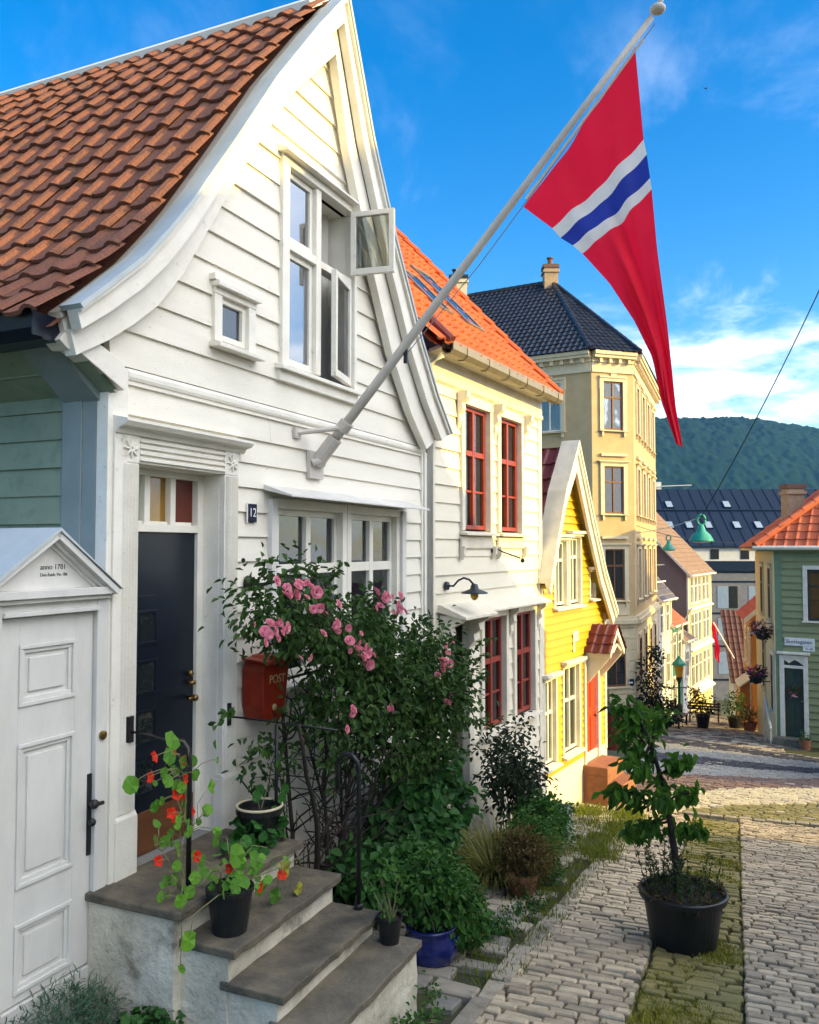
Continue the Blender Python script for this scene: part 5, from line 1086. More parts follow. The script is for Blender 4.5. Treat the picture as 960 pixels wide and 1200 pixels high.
for u in (.5, 2.6, 5.0): window(T, u, u+.9, .2, 1.7, cas=.1, cast=.04, mp=fn, setback=.01, fakedepth=0, mglass=M['glassdark']); window(T, u, u+.9, -2.0, -.5, cas=.1, cast=.04, mp=fn, setback=.01, fakedepth=0, mglass=M['glassdark'])
T = Thing('low_outbuilding', 'low wooden outbuilding on the far side of the crossing', 'building', W, (13, 19, -5.5))
m = T.mb(); m.prism([(11.0, -7), (11.0, -2.9), (13.5, -1.2), (16, -2.9), (16, -7)], 'b', 16.4, 22.0); m.build('wall', M['greyfac'], T.root); m = T.mb()
for a, b in (((10.8, -3.0), (13.5, -1.15)), ((13.5, -1.15), (16.2, -3.0))): m.prism([a, b, (b[0], b[1]+.12), (a[0], a[1]+.12)], 'b', 16.2, 22.2)
m.build('roof', M['tileD'], T.root)
# ------------------------------------------------------------------ ground and street
from mathutils import noise as NZ
def gfull(x, y):
    z = gz(x, y)
    if y > 70: z = max(z, -13.2-.004*(y-70))
    return max(z, -16) if y > 0 else min(z, 6)
xs = [-900, -300, -100, -40, -20, -12]+[-8+i for i in range(0, 37)]+[34, 44, 60, 100, 200, 500, 900]; ys = [-60, -20, -8, -3]+[i for i in range(0, 60)]+[62, 66, 70, 74, 80, 100, 150, 300, 600, 1500]
m = MB(); nx = len(xs)
for y in ys:
    for x in xs: m.v.append((x, y, gfull(x, y)-.03))
for j in range(len(ys)-1):
    for i in range(nx-1): m.f.append([j*nx+i, j*nx+i+1, (j+1)*nx+i+1, (j+1)*nx+i]); m.m.append(0)
put(m.build('ground', M['soil'], closed=False), kind='structure')
TS = (.355, .935); QS = (.935, -.355)
def pq(p, q): return (TS[0]*p+QS[0]*q, TS[1]*p+QS[1]*q)
def stone(m, p0, p1, q0, q1, h=.0, mi=0, rnd=.012, tf=None):
    """one sett: chamfered block with an uneven top"""
    tf = tf or pq; m.mi = mi; c = min(.012, (p1-p0)*.12); j = lambda k: R.uniform(-k, k)
    P = [(p0+j(rnd), q0+j(rnd)), (p0+j(rnd), q1+j(rnd)), (p1+j(rnd), q1+j(rnd)), (p1+j(rnd), q0+j(rnd))]
    cx = (p0+p1)/2; cy = (q0+q1)/2; dz = R.uniform(-.009, .010)+h+.022*NZ.noise(Vector((p0*.9, q0*.9, 2))); tx, ty = j(.02), j(.02); vs = []
    for lev, k, z in ((0, 0, -.05), (1, 0, .006), (2, c, .017)):
        for a, b in P:
            l = math.hypot(a-cx, b-cy); a2 = a+(cx-a)*k*1.3/l; b2 = b+(cy-b)*k*1.3/l; x, y = tf(a2, b2)
            vs.append((x, y, gz(x, y)+z+dz+(tx*(a2-cx)+ty*(b2-cy) if lev else 0)))
    x, y = tf(cx, cy); vs.append((x, y, gz(x, y)+.019+dz))
    f = []
    for L_ in (0, 4):
        for i in range(4): f.append((L_+i, L_+(i+1) % 4, L_+4+(i+1) % 4, L_+4+i))
    for i in range(4): f.append((8+i, 8+(i+1) % 4, 12))
    m.add(vs, f)
# boundaries across the crossing, p as a function of q
bnd = [interp([(-2.6, 13.3), (-.67, 13.95), (1.13, 14.2), (6, 15)]),
       interp([(-2.6, 10.9), (-1.73, 11.9), (-.89, 14.0), (-.06, 15.35), (1.33, 16.75), (4, 18.2), (8, 20)]),
       interp([(-2.6, 13.2), (-2.05, 14.2), (-1.03, 16.3), (-.07, 17.75), (1.54, 19.25), (4, 20.4), (8, 22)]),
       interp([(-2.6, 18.6), (-1.5, 19.05), (1.7, 21.1), (5, 23)]), interp([(-2.6, 21.8), (1.8, 22.35), (5, 23.6)]),
       interp([(-2.6, 24.4), (1.9, 23.7), (5, 24.5)]), interp([(-2.6, 28.2), (2, 25.5), (5, 25.6)]), interp([(-2.6, 31.4), (.86, 27.9), (2.2, 27), (5, 26.2)])]
regs = [5, 1, 4, 2, 3, 2, 3]   # material index per band after each boundary
SM = [M['sett'], M['settpale'], M['settgrey'], M['settdark'], M['settbrown'], M['settmoss']]
def rows(m, p0, p1, qa, qb, dp, dq, mi, h=0, rnd=.010, skip=0, edge=None):
    p = p0
    while p < p1:
        d = dp*R.uniform(.88, 1.14); q = qa-R.uniform(0, dq)
        while q < qb:
            w_ = dq*R.uniform(.62, 1.35); a = max(q, qa); b = min(q+w_, qb)
            if b-a > .05 and (not skip or R.random() > skip) and (not edge or edge(p, (a+b)/2)): stone(m, p+.006, p+d-.006, a+.006, b-.006, h, mi if not callable(mi) else mi(p, (a+b)/2), rnd)
            q += w_
        p += d
m = MB(); rows(m, 3.6, 13.6, -1.455, -.63, .092, .185, 0, rnd=.008, edge=lambda p, q: p < bnd[0](q)-.1 and p < bnd[1](q))
rows(m, 3.6, 13.9, .02, 5.2, .084, .17, 0, rnd=.007, edge=lambda p, q: p < bnd[0](q)-.1)
put(m.build('cobbled_street', SM, closed=False), kind='structure')
m = MB(); rows(m, 3.6, 13.6, -.62, .01, .10, .18, 5, h=-.010, rnd=.016, edge=lambda p, q: p < bnd[0](q)-.1)
put(m.build('mossy_cobble_strip', SM, closed=False), kind='structure')
def band(p, q):
    k = 0
    for b in bnd[1:]:
        if p > b(q): k += 1
    return k
m = MB(); rows(m, 11.2, 31.4, -2.6, 5.0, .125, .17, lambda p, q: regs[min(6, band(p, q))] if R.random() > .03 else R.choice([0, 2]), rnd=.012, edge=lambda p, q: (p > bnd[0](q)+.1 or p > bnd[1](q)) and p < bnd[7](q)-.1 and not (p < 13.4 and q < -1.9))
put(m.build('crossing_paving', SM, closed=False), kind='structure')
m = MB(); rows(m, 27.0, 52, -2.6, 1.4, .2, .28, lambda p, q: R.choice([0, 0, 3, 4]), edge=lambda p, q: p > bnd[7](q)+.15)
put(m.build('lane_paving', SM, closed=False), kind='structure')
m = MB(); m.mi = 0
for i in range(40):
    q = -2.6+i*.2; stone(m, bnd[7](q)-.10, bnd[7](q)+.12, q+.01, q+.19, .03)
    stone(m, bnd[0](q)-.08, bnd[0](q)+.08, q+.01, q+.19, .015) if -.9 < q < 4 else None
put(m.build('kerb', M['kerb'], closed=False), kind='structure')
# left kerb and footway of bigger, looser stones
m = MB(); p = 3.8
cq = interp([(3.8, -1.50), (7, -1.44), (11.5, -1.38), (13, -1.38)])
while p < 12.2:
    l = R.uniform(.35, .75); stone(m, p+.012, p+l-.012, cq(p)-.08, cq(p)+.04, .004, 0, .012); p += l
put(m.build('kerb', M['kerb'], closed=False), kind='structure')
m = MB(); p = 3.9
def fa_ok(p, q): x, y = pq(p, q); s, n = FA.inv(x, y); return n > .35 and not (-.2 < s < 1.12 and n < 1.54)
while p < 12.6:
    d = R.uniform(.16, .26); q = -2.9
    while q < -1.56:
        w_ = R.uniform(.18, .42)
        if q+w_ < -1.50 and fa_ok(p, q+.1) and R.random() > (.10 if p > 6 else .03): stone(m, p+.015, p+d-.015, q+.015, q+w_-.015, .0, 0, .028)
        q += w_
    p += d
put(m.build('footway_paving', M['pave'], closed=False), kind='structure')
# grass in the joints: moss strip, kerb line, sunny patches by the yellow house
def tuft(m, x, y, n, L, spread, z=None, w=.006):
    for _ in range(n):
        a = x+R.gauss(0, spread); b = y+R.gauss(0, spread); d = Vector((R.uniform(-.6, .6), R.uniform(-.6, .6), 1)); m.leaf((a, b, (gz(a, b) if z is None else z)+.0), d, rv(), L*R.uniform(.5, 1.3), w, 'blade')
m = MB()
for _ in range(4200):
    p = R.uniform(3.8, 13.4); q = R.uniform(-.62, .02); x, y = pq(p, q)
    if NZ.noise(Vector((x*1.6, y*1.6, 0)))+.18*R.random() > (.16): tuft(m, x, y, 8, .032, .04, w=.007)
for p, q in ((4.6, -.45), (4.45, -.3), (5.35, -.5), (5.5, -.42), (5.0, -.5)):
    x, y = pq(p, q); tuft(m, x, y, 160, .06, .07, w=.007)
for _ in range(1500):
    p = R.uniform(3.8, 12.5); q = R.choice([R.uniform(-1.4, -.6), R.uniform(0, 2.4), R.uniform(0, 2.4)]); x, y = pq(p, q)
    if NZ.noise(Vector((x*1.3, y*1.3, 7))) > .05: tuft(m, x, y, 4, .022, .03, w=.005)
put(m.build('moss_strip_grass', mat('golden moss grass', (.36, .32, .035), (.17, .18, .016), .9, 3, island=.5), closed=False), 'golden green moss and short grass along the middle strip of the street', 'grass', kind='stuff')
m = MB()
for _ in range(260):
    p = R.uniform(9.6, 13.6); q = R.uniform(-3.0, -1.35) if R.random() < .75 else R.uniform(-1.6, -1.3); x, y = pq(p, q); s, n = FC.inv(x, y); s2, n2 = FB.inv(x, y)
    if n > .02 and n2 > .02: tuft(m, x, y, 26, .10, .10, w=.009)
for _ in range(130):
    p = R.uniform(5.5, 10.5); q = cq(p)-R.uniform(.02, .55)*R.random(); x, y = pq(p, q); tuft(m, x, y, 16, .07, .06, w=.008)
put(m.build('verge_grass', M['turf'], closed=False), 'tufts of green grass along the kerb and in front of the yellow house', 'grass', kind='stuff')

# ------------------------------------------------------------------ potted tree in the street
tx, ty = 2.14, 6.80; tz = gz(tx, ty)
T = Thing('potted_tree', 'leaning young tree in a big black plastic tub in the middle of the street', 'potted tree', W, (tx, ty, tz))
m = T.mb(); m.lathe((tx, ty, tz), [(.235, .0), (.245, .005), (.30, .36), (.305, .37), (.335, .375), (.34, .42), (.325, .43), (.31, .42), (.30, .38), (0, .37)], 40); m.build('pot', M['plastic'], T.root, smooth=False, bevel=.004)
m = T.mb(); m.lathe((tx, ty, tz+.37), [(.305, 0), (.15, .03), (0, .035)], 20); m.build('soil', M['pot soil'], T.root)
tr = [(tx-.04, ty, tz+.36), (tx-.05, ty, tz+.62), (tx-.09, ty+.01, tz+.95), (tx-.15, ty, tz+1.25), (tx-.24, ty-.02, tz+1.55), (tx-.32, ty, tz+1.75)]
m = T.mb(); m.tube(tr, .034, 9, .010); cr = []
br = [((-.12, 0, 1.05), (-.9, .1, .25), .38), ((-.12, 0, 1.1), (.75, .2, .35), .26), ((-.16, 0, 1.25), (-.7, -.4, .5), .42), ((-.18, 0, 1.3), (.45, -.4, .6), .30), ((-.2, 0, 1.4), (-.5, .5, .5), .40), ((-.25, 0, 1.5), (.25, .3, .9), .32), ((-.28, 0, 1.55), (-.6, -.1, .8), .34), ((-.1, 0, .98), (-.8, -.5, -.05), .36), ((-.14, 0, 1.2), (-.2, -.8, .2), .34), ((-.14, 0, 1.15), (-.95, -.1, .05), .46), ((-.08, 0, .9), (.9, -.1, .12), .22), ((-.10, 0, .95), (-.6, .5, -.2), .3), ((-.3, 0, 1.65), (-.35, .2, .9), .22)]
for o, d, l in br: cr.append(twig(m, (tx+o[0], ty+o[1], tz+o[2]), d, l, .011, wob=.18, droop=.03))
m.build('trunk', M['bark'], T.root, smooth=True)
m = T.mb()
for P_ in cr:
    for i, p in enumerate(P_[1:]):
        for _ in range(15 if i > 1 else 6):
            d = rv()*.8+Vector((-.15, 0, -.55)); q = p+rv()*.085; k = R.uniform(.7, 1.2); m.leaf(q, d, Vector((0, -.3, .6))+rv()*.9, .102*k, .046*k, 'oval', .3)
m.build('foliage', M['cherry leaf'], T.root, closed=False)
m = T.mb()
for _ in range(46):
    a = R.uniform(0, 6.28); r = .28*R.random()**.5; x = tx+r*math.cos(a); y = ty+r*math.sin(a); h = R.uniform(.10, .30) if x > tx else R.uniform(.14, .42)
    P_ = twig(m, (x, y, tz+.38), ((x-tx)*.8, (y-ty)*.8, 1), h, .0035, 4, wob=.14)
    for p in P_[1:]:
        for _ in range(5): m.leaf(p+rv()*.012, rv()+Vector((0, 0, .3)), rv(), R.uniform(.02, .036), .013, 'oval')
m.build('underplanting', leafm('underplanting leaf', (.075, .11, .035), (.035, .055, .02)), T.root, closed=False)
m = T.mb()
for k in range(18): a = k/18*6.28; tuft_ = None; clumps(m, [((tx+.27*math.cos(a), ty+.27*math.sin(a), tz+.42), (.05, .05, .04))], 3, 8, .02, .045, .016)
m.build('trailing_leaves', M['dry leaf'], T.root, closed=False)

# ------------------------------------------------------------------ climbing rose
okA = lambda p: p.y > .035 and not (p.x < 1.25 and p.y < .2) and not (.62 < p.x < 1.22 and -1.24 < p.z < -.72)
rb_ = [((1.05, .50, -.38), (.46, .32, .34)), ((1.70, .55, -.66), (.62, .36, .40)), ((2.45, .60, -.98), (.62, .40, .46)), ((3.15, .65, -1.22), (.60, .42, .46)), ((3.65, .60, -1.36), (.36, .34, .36)),
       ((.98, .42, -.95), (.28, .22, .42)), ((1.75, .60, -1.12), (.62, .36, .34)), ((2.6, .58, -1.45), (.55, .36, .36)), ((3.3, .55, -1.60), (.42, .34, .34)), ((1.12, .35, -1.42), (.24, .18, .26)), ((2.15, .55, -.62), (.45, .25, .22)), ((3.2, .55, -.82), (.42, .3, .2))]
T = Thing('rose_bush', 'large climbing rose with pink flower clusters against the white clapboard wall', 'rose bush', FA, (1.75, .35, gzF(FA, 1.75, .35)))
m = T.mb(); clumps(m, rb_, 820, 17, .075, .058, .034, ok=okA, droop=.35, surf=.40)
for _ in range(46):   # loose shoots sticking out of the outline
    c, q = R.choice(rb_[:9]); v = rv().normalized(); p = Vector((c[0]+v.x*q[0], c[1]+abs(v.y)*q[1], c[2]+v.z*q[2])); P_ = [p]
    d = (v+Vector((0, .2, .5))).normalized()
    for i in range(6): d = (d+rv()*.25+Vector((0, 0, -.08))).normalized(); P_.append(P_[-1]+d*.045)
    for p in P_:
        if okA(p):
            for _ in range(4): m.leaf(p+rv()*.02, rv()+Vector((0, 0, -.2)), rv()+Vector((0, 0, .6)), R.uniform(.04, .065), .032)
m.build('foliage', M['rose leaf'], T.root, closed=False)
m = T.mb(); gb = lambda s, n: gzF(FA, s, n)
for s0, d, l, r in ((1.48, (-.25, .05, 1), 1.9, .022), (1.62, (-.12, .1, 1), 2.0, .026), (1.75, (.05, .05, 1), 1.9, .018), (1.95, (.25, .1, 1), 2.1, .022), (2.10, (-.30, .05, 1), 1.9, .016), (2.2, (.15, .05, 1), 1.9, .018), (1.85, (-.35, .0, 1), 1.5, .014), (1.68, (.4, .1, 1), 1.6, .014), (2.0, (.05, .1, 1), 1.7, .016), (2.3, (.4, .1, 1), 1.8, .016)):
    P_ = twig(m, (s0, .38, gb(s0, .38)), d, l, r, 7, wob=.20, seg=9)
    for p in P_[2:]:
        if p.x < 1.32: continue
        for _ in range(3): twig(m, p, rv()+Vector((0, .1, .5)), R.uniform(.3, .75), r*.38, 5, wob=.3, seg=6)
m.build('stems', M['bark'], T.root, smooth=True)
def rose(m, c, r):
    ax = (rv()+Vector((0, 1.1, .5))).normalized(); x = ax.cross(Vector((.3, .2, .9))).normalized(); y = ax.cross(x)
    for ring, (k, rr, hh) in enumerate(((3, .35, .55), (5, .65, .42), (6, 1.0, .15))):
        for i in range(k):
            a = 2*math.pi*i/k+ring*.6+R.uniform(-.2, .2); u = x*math.cos(a)+y*math.sin(a); w = ax.cross(u); b = Vector(c)
            p0 = b+u*r*rr*.2; p1 = b+u*r*rr*.75+ax*r*hh*.7; p2 = b+u*r*rr+ax*r*hh; ww = r*rr*.75
            m.add([tuple(q) for q in (p0, p1-w*ww, p2-w*ww*.6, p2+w*ww*.6+ax*r*.05, p1+w*ww)], [(0, 1, 2, 3, 4)])
roses = [(0.37, 0.95, -0.23), (0.55, 0.95, -0.24), (0.66, 0.95, -0.3), (0.27, 0.95, -0.45), (0.37, 0.95, -0.44), (0.22, 0.95, -0.49), (0.97, 0.95, -0.47), (0.9, 0.95, -0.42), (1.36, 0.95, -0.7), (1.44, 0.95, -0.76), (1.27, 0.95, -0.66), (1.82, 0.95, -0.41), (1.65, 0.95, -0.34), (1.44, 0.95, -0.32), (1.96, 0.95, -0.44), (2.79, 0.95, -0.92), (2.89, 0.95, -0.81), (2.72, 0.95, -0.96), (2.98, 0.95, -1.25), (1.26, 0.95, -1.13), (0.65, 0.95, -0.65), (1.75, 0.95, -1.1), (0.69, 0.95, -0.23), (0.5, 0.95, -0.28), (1.12, 0.95, -0.53)]
nros = 0; nr = [4, 5, 2, 6, 7, 3, 7, 3, 8, 7, 4, 4, 3, 2, 3, 6, 5, 3, 4, 3, 2, 2, 2, 2, 2]
for (s, n, z), k in zip(roses, nr):
    for _ in range(k):
        if nros >= 99: break
        m = T.mb(); nros += 1; rose(m, (s+R.gauss(0, .045), n+R.gauss(0, .03), z+R.gauss(0, .045)), R.choice([R.uniform(.028, .040), R.uniform(.024, .034), R.uniform(.014, .022)])*.98); m.build('rose', M['pink petal'], T.root, closed=False)

# ------------------------------------------------------------------ nasturtiums and pots on the stoop
def nast(T, mains, leaves, flowers, yl=0):
    """round leaves and flowers on short curved stalks from a few wandering main stems"""
    m = T.mb(); mf = T.mb(); ms = T.mb(); my = T.mb(); pts = [Vector(p) for c in mains for p in c]
    for c in mains: ms.tube(c, .0042, 5, .002)
    def stalk(e):
        e = Vector(e); a = min(pts, key=lambda p: (p-e).length+max(0, p.z-e.z)*.6); d = (e-a).length
        ms.tube([tuple(a), tuple(a.lerp(e, .35)+Vector((0, .02, .22*d))), tuple(a.lerp(e, .75)+Vector((0, .02, .14*d))), tuple(e)], .0021, 4)
    for i, (s, n, z, w) in enumerate(leaves):
        n2 = n+R.uniform(-.07, .07); nr_ = Vector((R.uniform(-.6, .4), 1.0, R.uniform(.1, .9)))
        (my if i < yl else m).leaf((s, n2, z), Vector((R.uniform(-1, 1), 0, R.uniform(-.3, 1))), nr_, w, w*1.05, 'round'); stalk((s, n2-.01, z))
    for s, n, z in flowers:
        c = Vector((s, n+R.uniform(-.04, .04), z)); ax = Vector((R.uniform(-.5, .3), 1, R.uniform(0, .5))).normalized(); x = ax.cross(Vector((0, 0, 1))).normalized(); y = ax.cross(x)
        for k in range(5):
            a = k*1.2566+R.random()*.3; u = x*math.cos(a)+y*math.sin(a)+ax*.35; mf.leaf(tuple(c), u, ax, .034, .036, 'oval', .15)
        stalk(c)
    return m, mf, ms, my
railleaf = [(0.0, 0.5, -1.04, 0.102), (-0.08, 0.5, -1.1, 0.091), (-0.3, 0.5, -1.2, 0.087), (-0.11, 0.5, -1.22, 0.064), (-0.09, 0.5, -1.37, 0.055), (0.07, 0.5, -1.22, 0.066), (0.15, 0.5, -1.18, 0.067), (0.27, 0.5, -1.48, 0.068), (0.29, 0.5, -1.35, 0.079), (0.17, 0.5, -1.5, 0.058)]
railflower = [(-0.19, 0.52, -1.08), (-0.02, 0.52, -1.1), (-0.2, 0.52, -1.18), (0.0, 0.52, -1.29), (0.07, 0.52, -1.29), (-0.03, 0.52, -1.31), (0.09, 0.52, -1.37), (0.13, 0.52, -1.45), (0.03, 0.52, -1.46), (-0.13, 0.52, -1.63)]
potleaf = [(0.08, 0.8, -1.62, 0.119), (0.03, 0.8, -1.53, 0.082), (0.27, 0.8, -1.71, 0.105), (0.13, 0.8, -1.77, 0.093), (-0.03, 0.8, -1.68, 0.072), (-0.1, 0.8, -1.6, 0.062), (0.51, 0.8, -1.99, 0.09), (0.4, 0.8, -1.91, 0.088), (0.62, 0.8, -2.09, 0.081), (0.65, 0.8, -1.9, 0.102), (0.69, 0.8, -2.01, 0.093), (0.53, 0.8, -2.12, 0.07), (-0.29, 0.8, -1.91, 0.094), (-0.36, 0.8, -1.69, 0.067), (-0.15, 0.8, -1.67, 0.061), (0.2, 0.8, -1.86, 0.066), (0.06, 0.8, -1.82, 0.055), (-0.2, 0.8, -1.72, 0.061), (0.76, 0.8, -1.89, 0.063), (0.44, 0.8, -1.87, 0.069), (0.6, 0.8, -2.2, 0.051)]
potleaf = potleaf[9:12]+potleaf[:9]+potleaf[12:]
potflower = [(-0.22, 0.85, -1.53), (0.06, 0.85, -1.68), (0.47, 0.85, -1.85), (0.54, 0.85, -1.88), (0.27, 0.85, -1.85), (0.69, 0.85, -2.12)]
def nast_thing(name, label, cat, pos, r, h, leaves, flowers, yl, base):
    T = Thing(name, label, cat, FA, pos); s, n, z = pos
    m = T.mb(); m.lathe(pos, [(r*.74, 0), (r*.96, h*.88), (r*1.03, h*.88), (r*1.04, h), (r*.95, h), (r*.93, h*.9), (0, h*.86)], 26); m.build('pot', M['plastic'], T.root, bevel=.003)
    m = T.mb(); m.lathe(pos, [(r*.92, h*.85), (0, h*.93)], 14); m.build('soil', M['pot soil'], T.root)
    mains = [[(s+R.uniform(-.05, .05), n+R.uniform(-.05, .05), z+h*.9)]+[(s+dx*k*.33+R.uniform(-.02, .02), n+dn*k*.33, z+h+dzz*math.sin(k*.75)) for k in (1, 2, 3)] for dx, dn, dzz in ((-.30, .05, .16), (-.12, .08, .28), (.05, .06, .24), (.22, .08, .18), (.42, .08, .06), (.55, .10, -.02), (-.42, .06, .0))]
    m, mf, ms, my = nast(T, mains, leaves, flowers, yl)
    for _ in range(44): m.leaf((s+R.gauss(0, r*.85), n+R.gauss(0, r*.7), z+h+R.uniform(-.01, .13)), rv(), Vector((0, .8, .7))+rv()*.4, R.uniform(.03, .06), R.uniform(.03, .06), 'round')
    m.build('foliage', M['nast leaf'], T.root, closed=False); ms.build('stems', M['stemgreen'], T.root); 
    if my.f: my.build('yellowing_leaves', M['nast yellow'], T.root, closed=False)
    mf.build('blossoms', M['red petal'], T.root, closed=False)
nast_thing('potted_nasturtium', 'black pot of nasturtium with yellowing leaves on the second tread', 'potted plant', (.13, .79, -2.04), .125, .235, potleaf, potflower, 3, (.13, .79, -1.83))
T = Thing('nasturtium', 'tall red flowering nasturtium climbing the handrail in front of the navy door', 'plant', FA, (.02, .52, -1.88))
mains = []
for dx, top in ((-.03, -1.12), (.02, -1.08), (.05, -1.25), (-.10, -1.22), (.10, -1.42), (-.16, -1.55)):
    mains.append([(.06+dx*.2, .53, -1.875)]+[(.05+dx*k/6+R.uniform(-.035, .035), .52+R.uniform(-.03, .05), -1.87+(top+1.87)*k/6) for k in range(1, 7)])
extra = [(.03+R.gauss(0, .10), .52+R.uniform(-.05, .08), R.uniform(-1.85, -1.15), R.uniform(.03, .065)) for _ in range(46)]
mains.append([(-.02, .60, -1.75), (-.09, .64, -1.84), (-.10, .66, -2.0), (-.11, .66, -2.14)]); extra += [(-.11, .67, -2.16, .045)]
m, mf, ms, my = nast(T, mains, railleaf+extra, railflower+[(.05, .55, -1.15), (-.06, .55, -1.40), (.02, .56, -1.24)], 0)
m.build('foliage', M['nast leaf'], T.root, closed=False); ms.build('stems', M['stemgreen'], T.root); mf.build('blossoms', M['red petal'], T.root, closed=False)
# pot at the right end of the landing
T = Thing('potted_plant', 'dark pot with pale rim on the landing beside the door pilaster', 'potted plant', FA, (.95, .42, -1.88))
c = (.95, .42, -1.88); m = T.mb(); m.lathe(c, [(.10, 0), (.135, .19), (.15, .19), (.152, .225), (.135, .23), (.13, .2), (0, .19)], 24); m.build('pot', M['plastic'], T.root)
m = T.mb(); m.tube([(c[0]+.145*math.cos(a), c[1]+.145*math.sin(a), c[2]+.232) for a in [k*math.pi/12 for k in range(25)]], .009, 6); m.build('rim', M['stuccot'], T.root, smooth=True)
m = T.mb(); m.lathe(c, [(.13, .19), (0, .21)], 12); m.build('soil', M['pot soil'], T.root)
m = T.mb(); clumps(m, [((.80, .45, -1.83), (.22, .13, .07)), ((1.03, .50, -1.77), (.12, .08, .10))], 34, 6, .04, .075, .075, 'round', ok=lambda p: p.z > -1.87); 
for q in ((.92, .55, -1.66), (1.05, .52, -1.62), (1.12, .5, -1.58), (.95, .42, -1.55), (.9, .43, -1.58)): m.leaf(q, Vector((.3, 0, 1)), Vector((-.3, 1, .5)), .07, .07, 'round')
m.build('foliage', leafm('shaded round leaf', (.05, .17, .03), (.028, .10, .02)), T.root, closed=False)
m = T.mb(); twig(m, (.95, .42, -1.68), (0, 0, 1), .14, .004, 5); twig(m, (.97, .42, -1.68), (.3, 0, 1), .18, .004, 5); m.build('stems', M['stemgreen'], T.root)
# small pot on the lowest tread with tall thin sticks
pot_plant('potted_plant', 'small black pot with thin stalks standing on the lowest tread', .98, 1.33, .078, .155, M['plastic'], M['shrub leaf'], [((0, 0, .02), (.07, .06, .05)), ((0, -.02, .24), (.13, .10, .07))], 26, 6, .022, .04, .026, F=FA, z=-2.35)

# ------------------------------------------------------------------ planting along the wall foot
def G_(s, n): return gzF(FA, s, n)
okg = lambda p: p.y > .03 and p.z > gzF(FA, p.x, p.y)+.02
bush('climbing_vine', 'tall leafy green vine growing up beside the rose at the house corner', 'vine', FA, (3.3, .40, G_(3.3, .4)), [((3.35, .45, -2.15), (.42, .28, .36)), ((3.25, .5, -2.45), (.55, .36, .35)), ((2.75, .55, -2.55), (.40, .3, .32)), ((3.75, .5, -2.3), (.35, .3, .5)), ((2.9, .5, -2.2), (.3, .25, .3))], 420, 12, .06, .095, .075, 'vine leaf', 7, .010, ok=okg, droop=.5)
bush('leafy_shrub', 'low broad leaved green shrub behind the small black pot', 'shrub', FA, (1.95, .75, G_(1.95, .75)), [((1.9, .72, -2.35), (.36, .28, .22)), ((2.35, .75, -2.50), (.32, .25, .22)), ((1.6, .70, -2.48), (.22, .2, .18))], 130, 9, .05, .085, .062, 'vine leaf', 6, .008, ok=okg)
T = Thing('potted_shrub', 'cobalt blue glazed pot with a bushy green shrub beside the steps', 'potted plant', FA, (1.88, 1.22, G_(1.88, 1.22)))
c = (1.88, 1.22, G_(1.88, 1.22)); m = T.mb(); m.lathe(c, [(.125, 0), (.165, .04), (.19, .12), (.185, .19), (.165, .235), (.18, .25), (.182, .265), (.165, .27), (.15, .24), (0, .235)], 36); m.build('pot', M['blueglaze'], T.root, smooth=True)
m = T.mb(); clumps(m, [((1.95, 1.22, -2.38), (.30, .26, .22)), ((2.15, 1.25, -2.62), (.30, .25, .22)), ((2.35, 1.28, -2.82), (.20, .2, .18))], 330, 12, .045, .055, .036, ok=okg, droop=.3); m.build('foliage', M['shrub leaf'], T.root, closed=False)
m = T.mb()
for _ in range(16): twig(m, (c[0]+R.uniform(-.08, .08), c[1]+R.uniform(-.08, .08), c[2]+.22), (R.uniform(-.6, 1), R.uniform(-.5, .5), 1), .36, .005, 5)
m.build('stems', M['stemgreen'], T.root)
m = T.mb(); clumps(m, [((2.25, 1.42, -2.72), (.22, .1, .12))], 16, 2, .03, .016, .016, 'round'); m.build('blossoms', M['yellow petal'], T.root, closed=False)
# ornamental grass
T = Thing('ornamental_grass', 'clump of yellow green ornamental grass between the vine and the dark shrub', 'grass clump', FA, (4.35, .85, G_(4.35, .85)))
m = T.mb()
for _ in range(1100):
    a = R.uniform(0, 6.28); r = .22*R.random()**.5; b = Vector((4.35+r*1.3*math.cos(a), .85+r*math.sin(a), G_(4.35, .85)+.02)); d = Vector((math.cos(a)*R.uniform(.1, .8), math.sin(a)*R.uniform(.1, .7), 1)).normalized(); L = R.uniform(.45, .95); p = b; x = d.cross(rv()).normalized(); w = .007; pr = None
    for i in range(6):
        q = (p-x*w*(1-i/6.5), p+x*w*(1-i/6.5))
        if pr: m.add([tuple(pr[0]), tuple(pr[1]), tuple(q[1]), tuple(q[0])], [(0, 1, 2, 3)])
        pr = q; d = (d+Vector((math.cos(a)*.13, math.sin(a)*.13, -.20))).normalized(); p = p+d*L/6
m.build('blades', M['grass'], T.root, closed=False)
bush('dark_shrub', 'thin dark twiggy shrub in front of the cream house foundation', 'shrub', FA, (5.75, .62, G_(5.75, .62)), [((5.75, .6, -2.62), (.55, .32, .45)), ((5.35, .6, -2.35), (.35, .28, .35)), ((6.2, .6, -2.85), (.35, .28, .4)), ((5.9, .6, -2.15), (.25, .2, .22)), ((6.5, .55, -3.0), (.3, .22, .25))], 330, 8, .06, .07, .038, 'dark leaf', 24, .007, ok=okg)
T = Thing('planter_box', 'weathered grey wooden planter behind the green bushes', 'planter', FA, (6.45, .80, G_(6.45, .8)))
z = G_(6.45, .8); m = T.mb()
for a, b, c_, d_ in ((6.05, 6.85, 1.0, 1.03), (6.05, 6.85, .57, .60), (6.05, 6.08, .6, 1.0), (6.82, 6.85, .6, 1.0)): m.box(a, b, c_, d_, z-.05, z+.38)
m.build('box', M['greywood'], T.root, bevel=.006); m = T.mb(); m.box(6.08, 6.82, .6, 1.0, z, z+.33); m.build('soil', M['pot soil'], T.root)
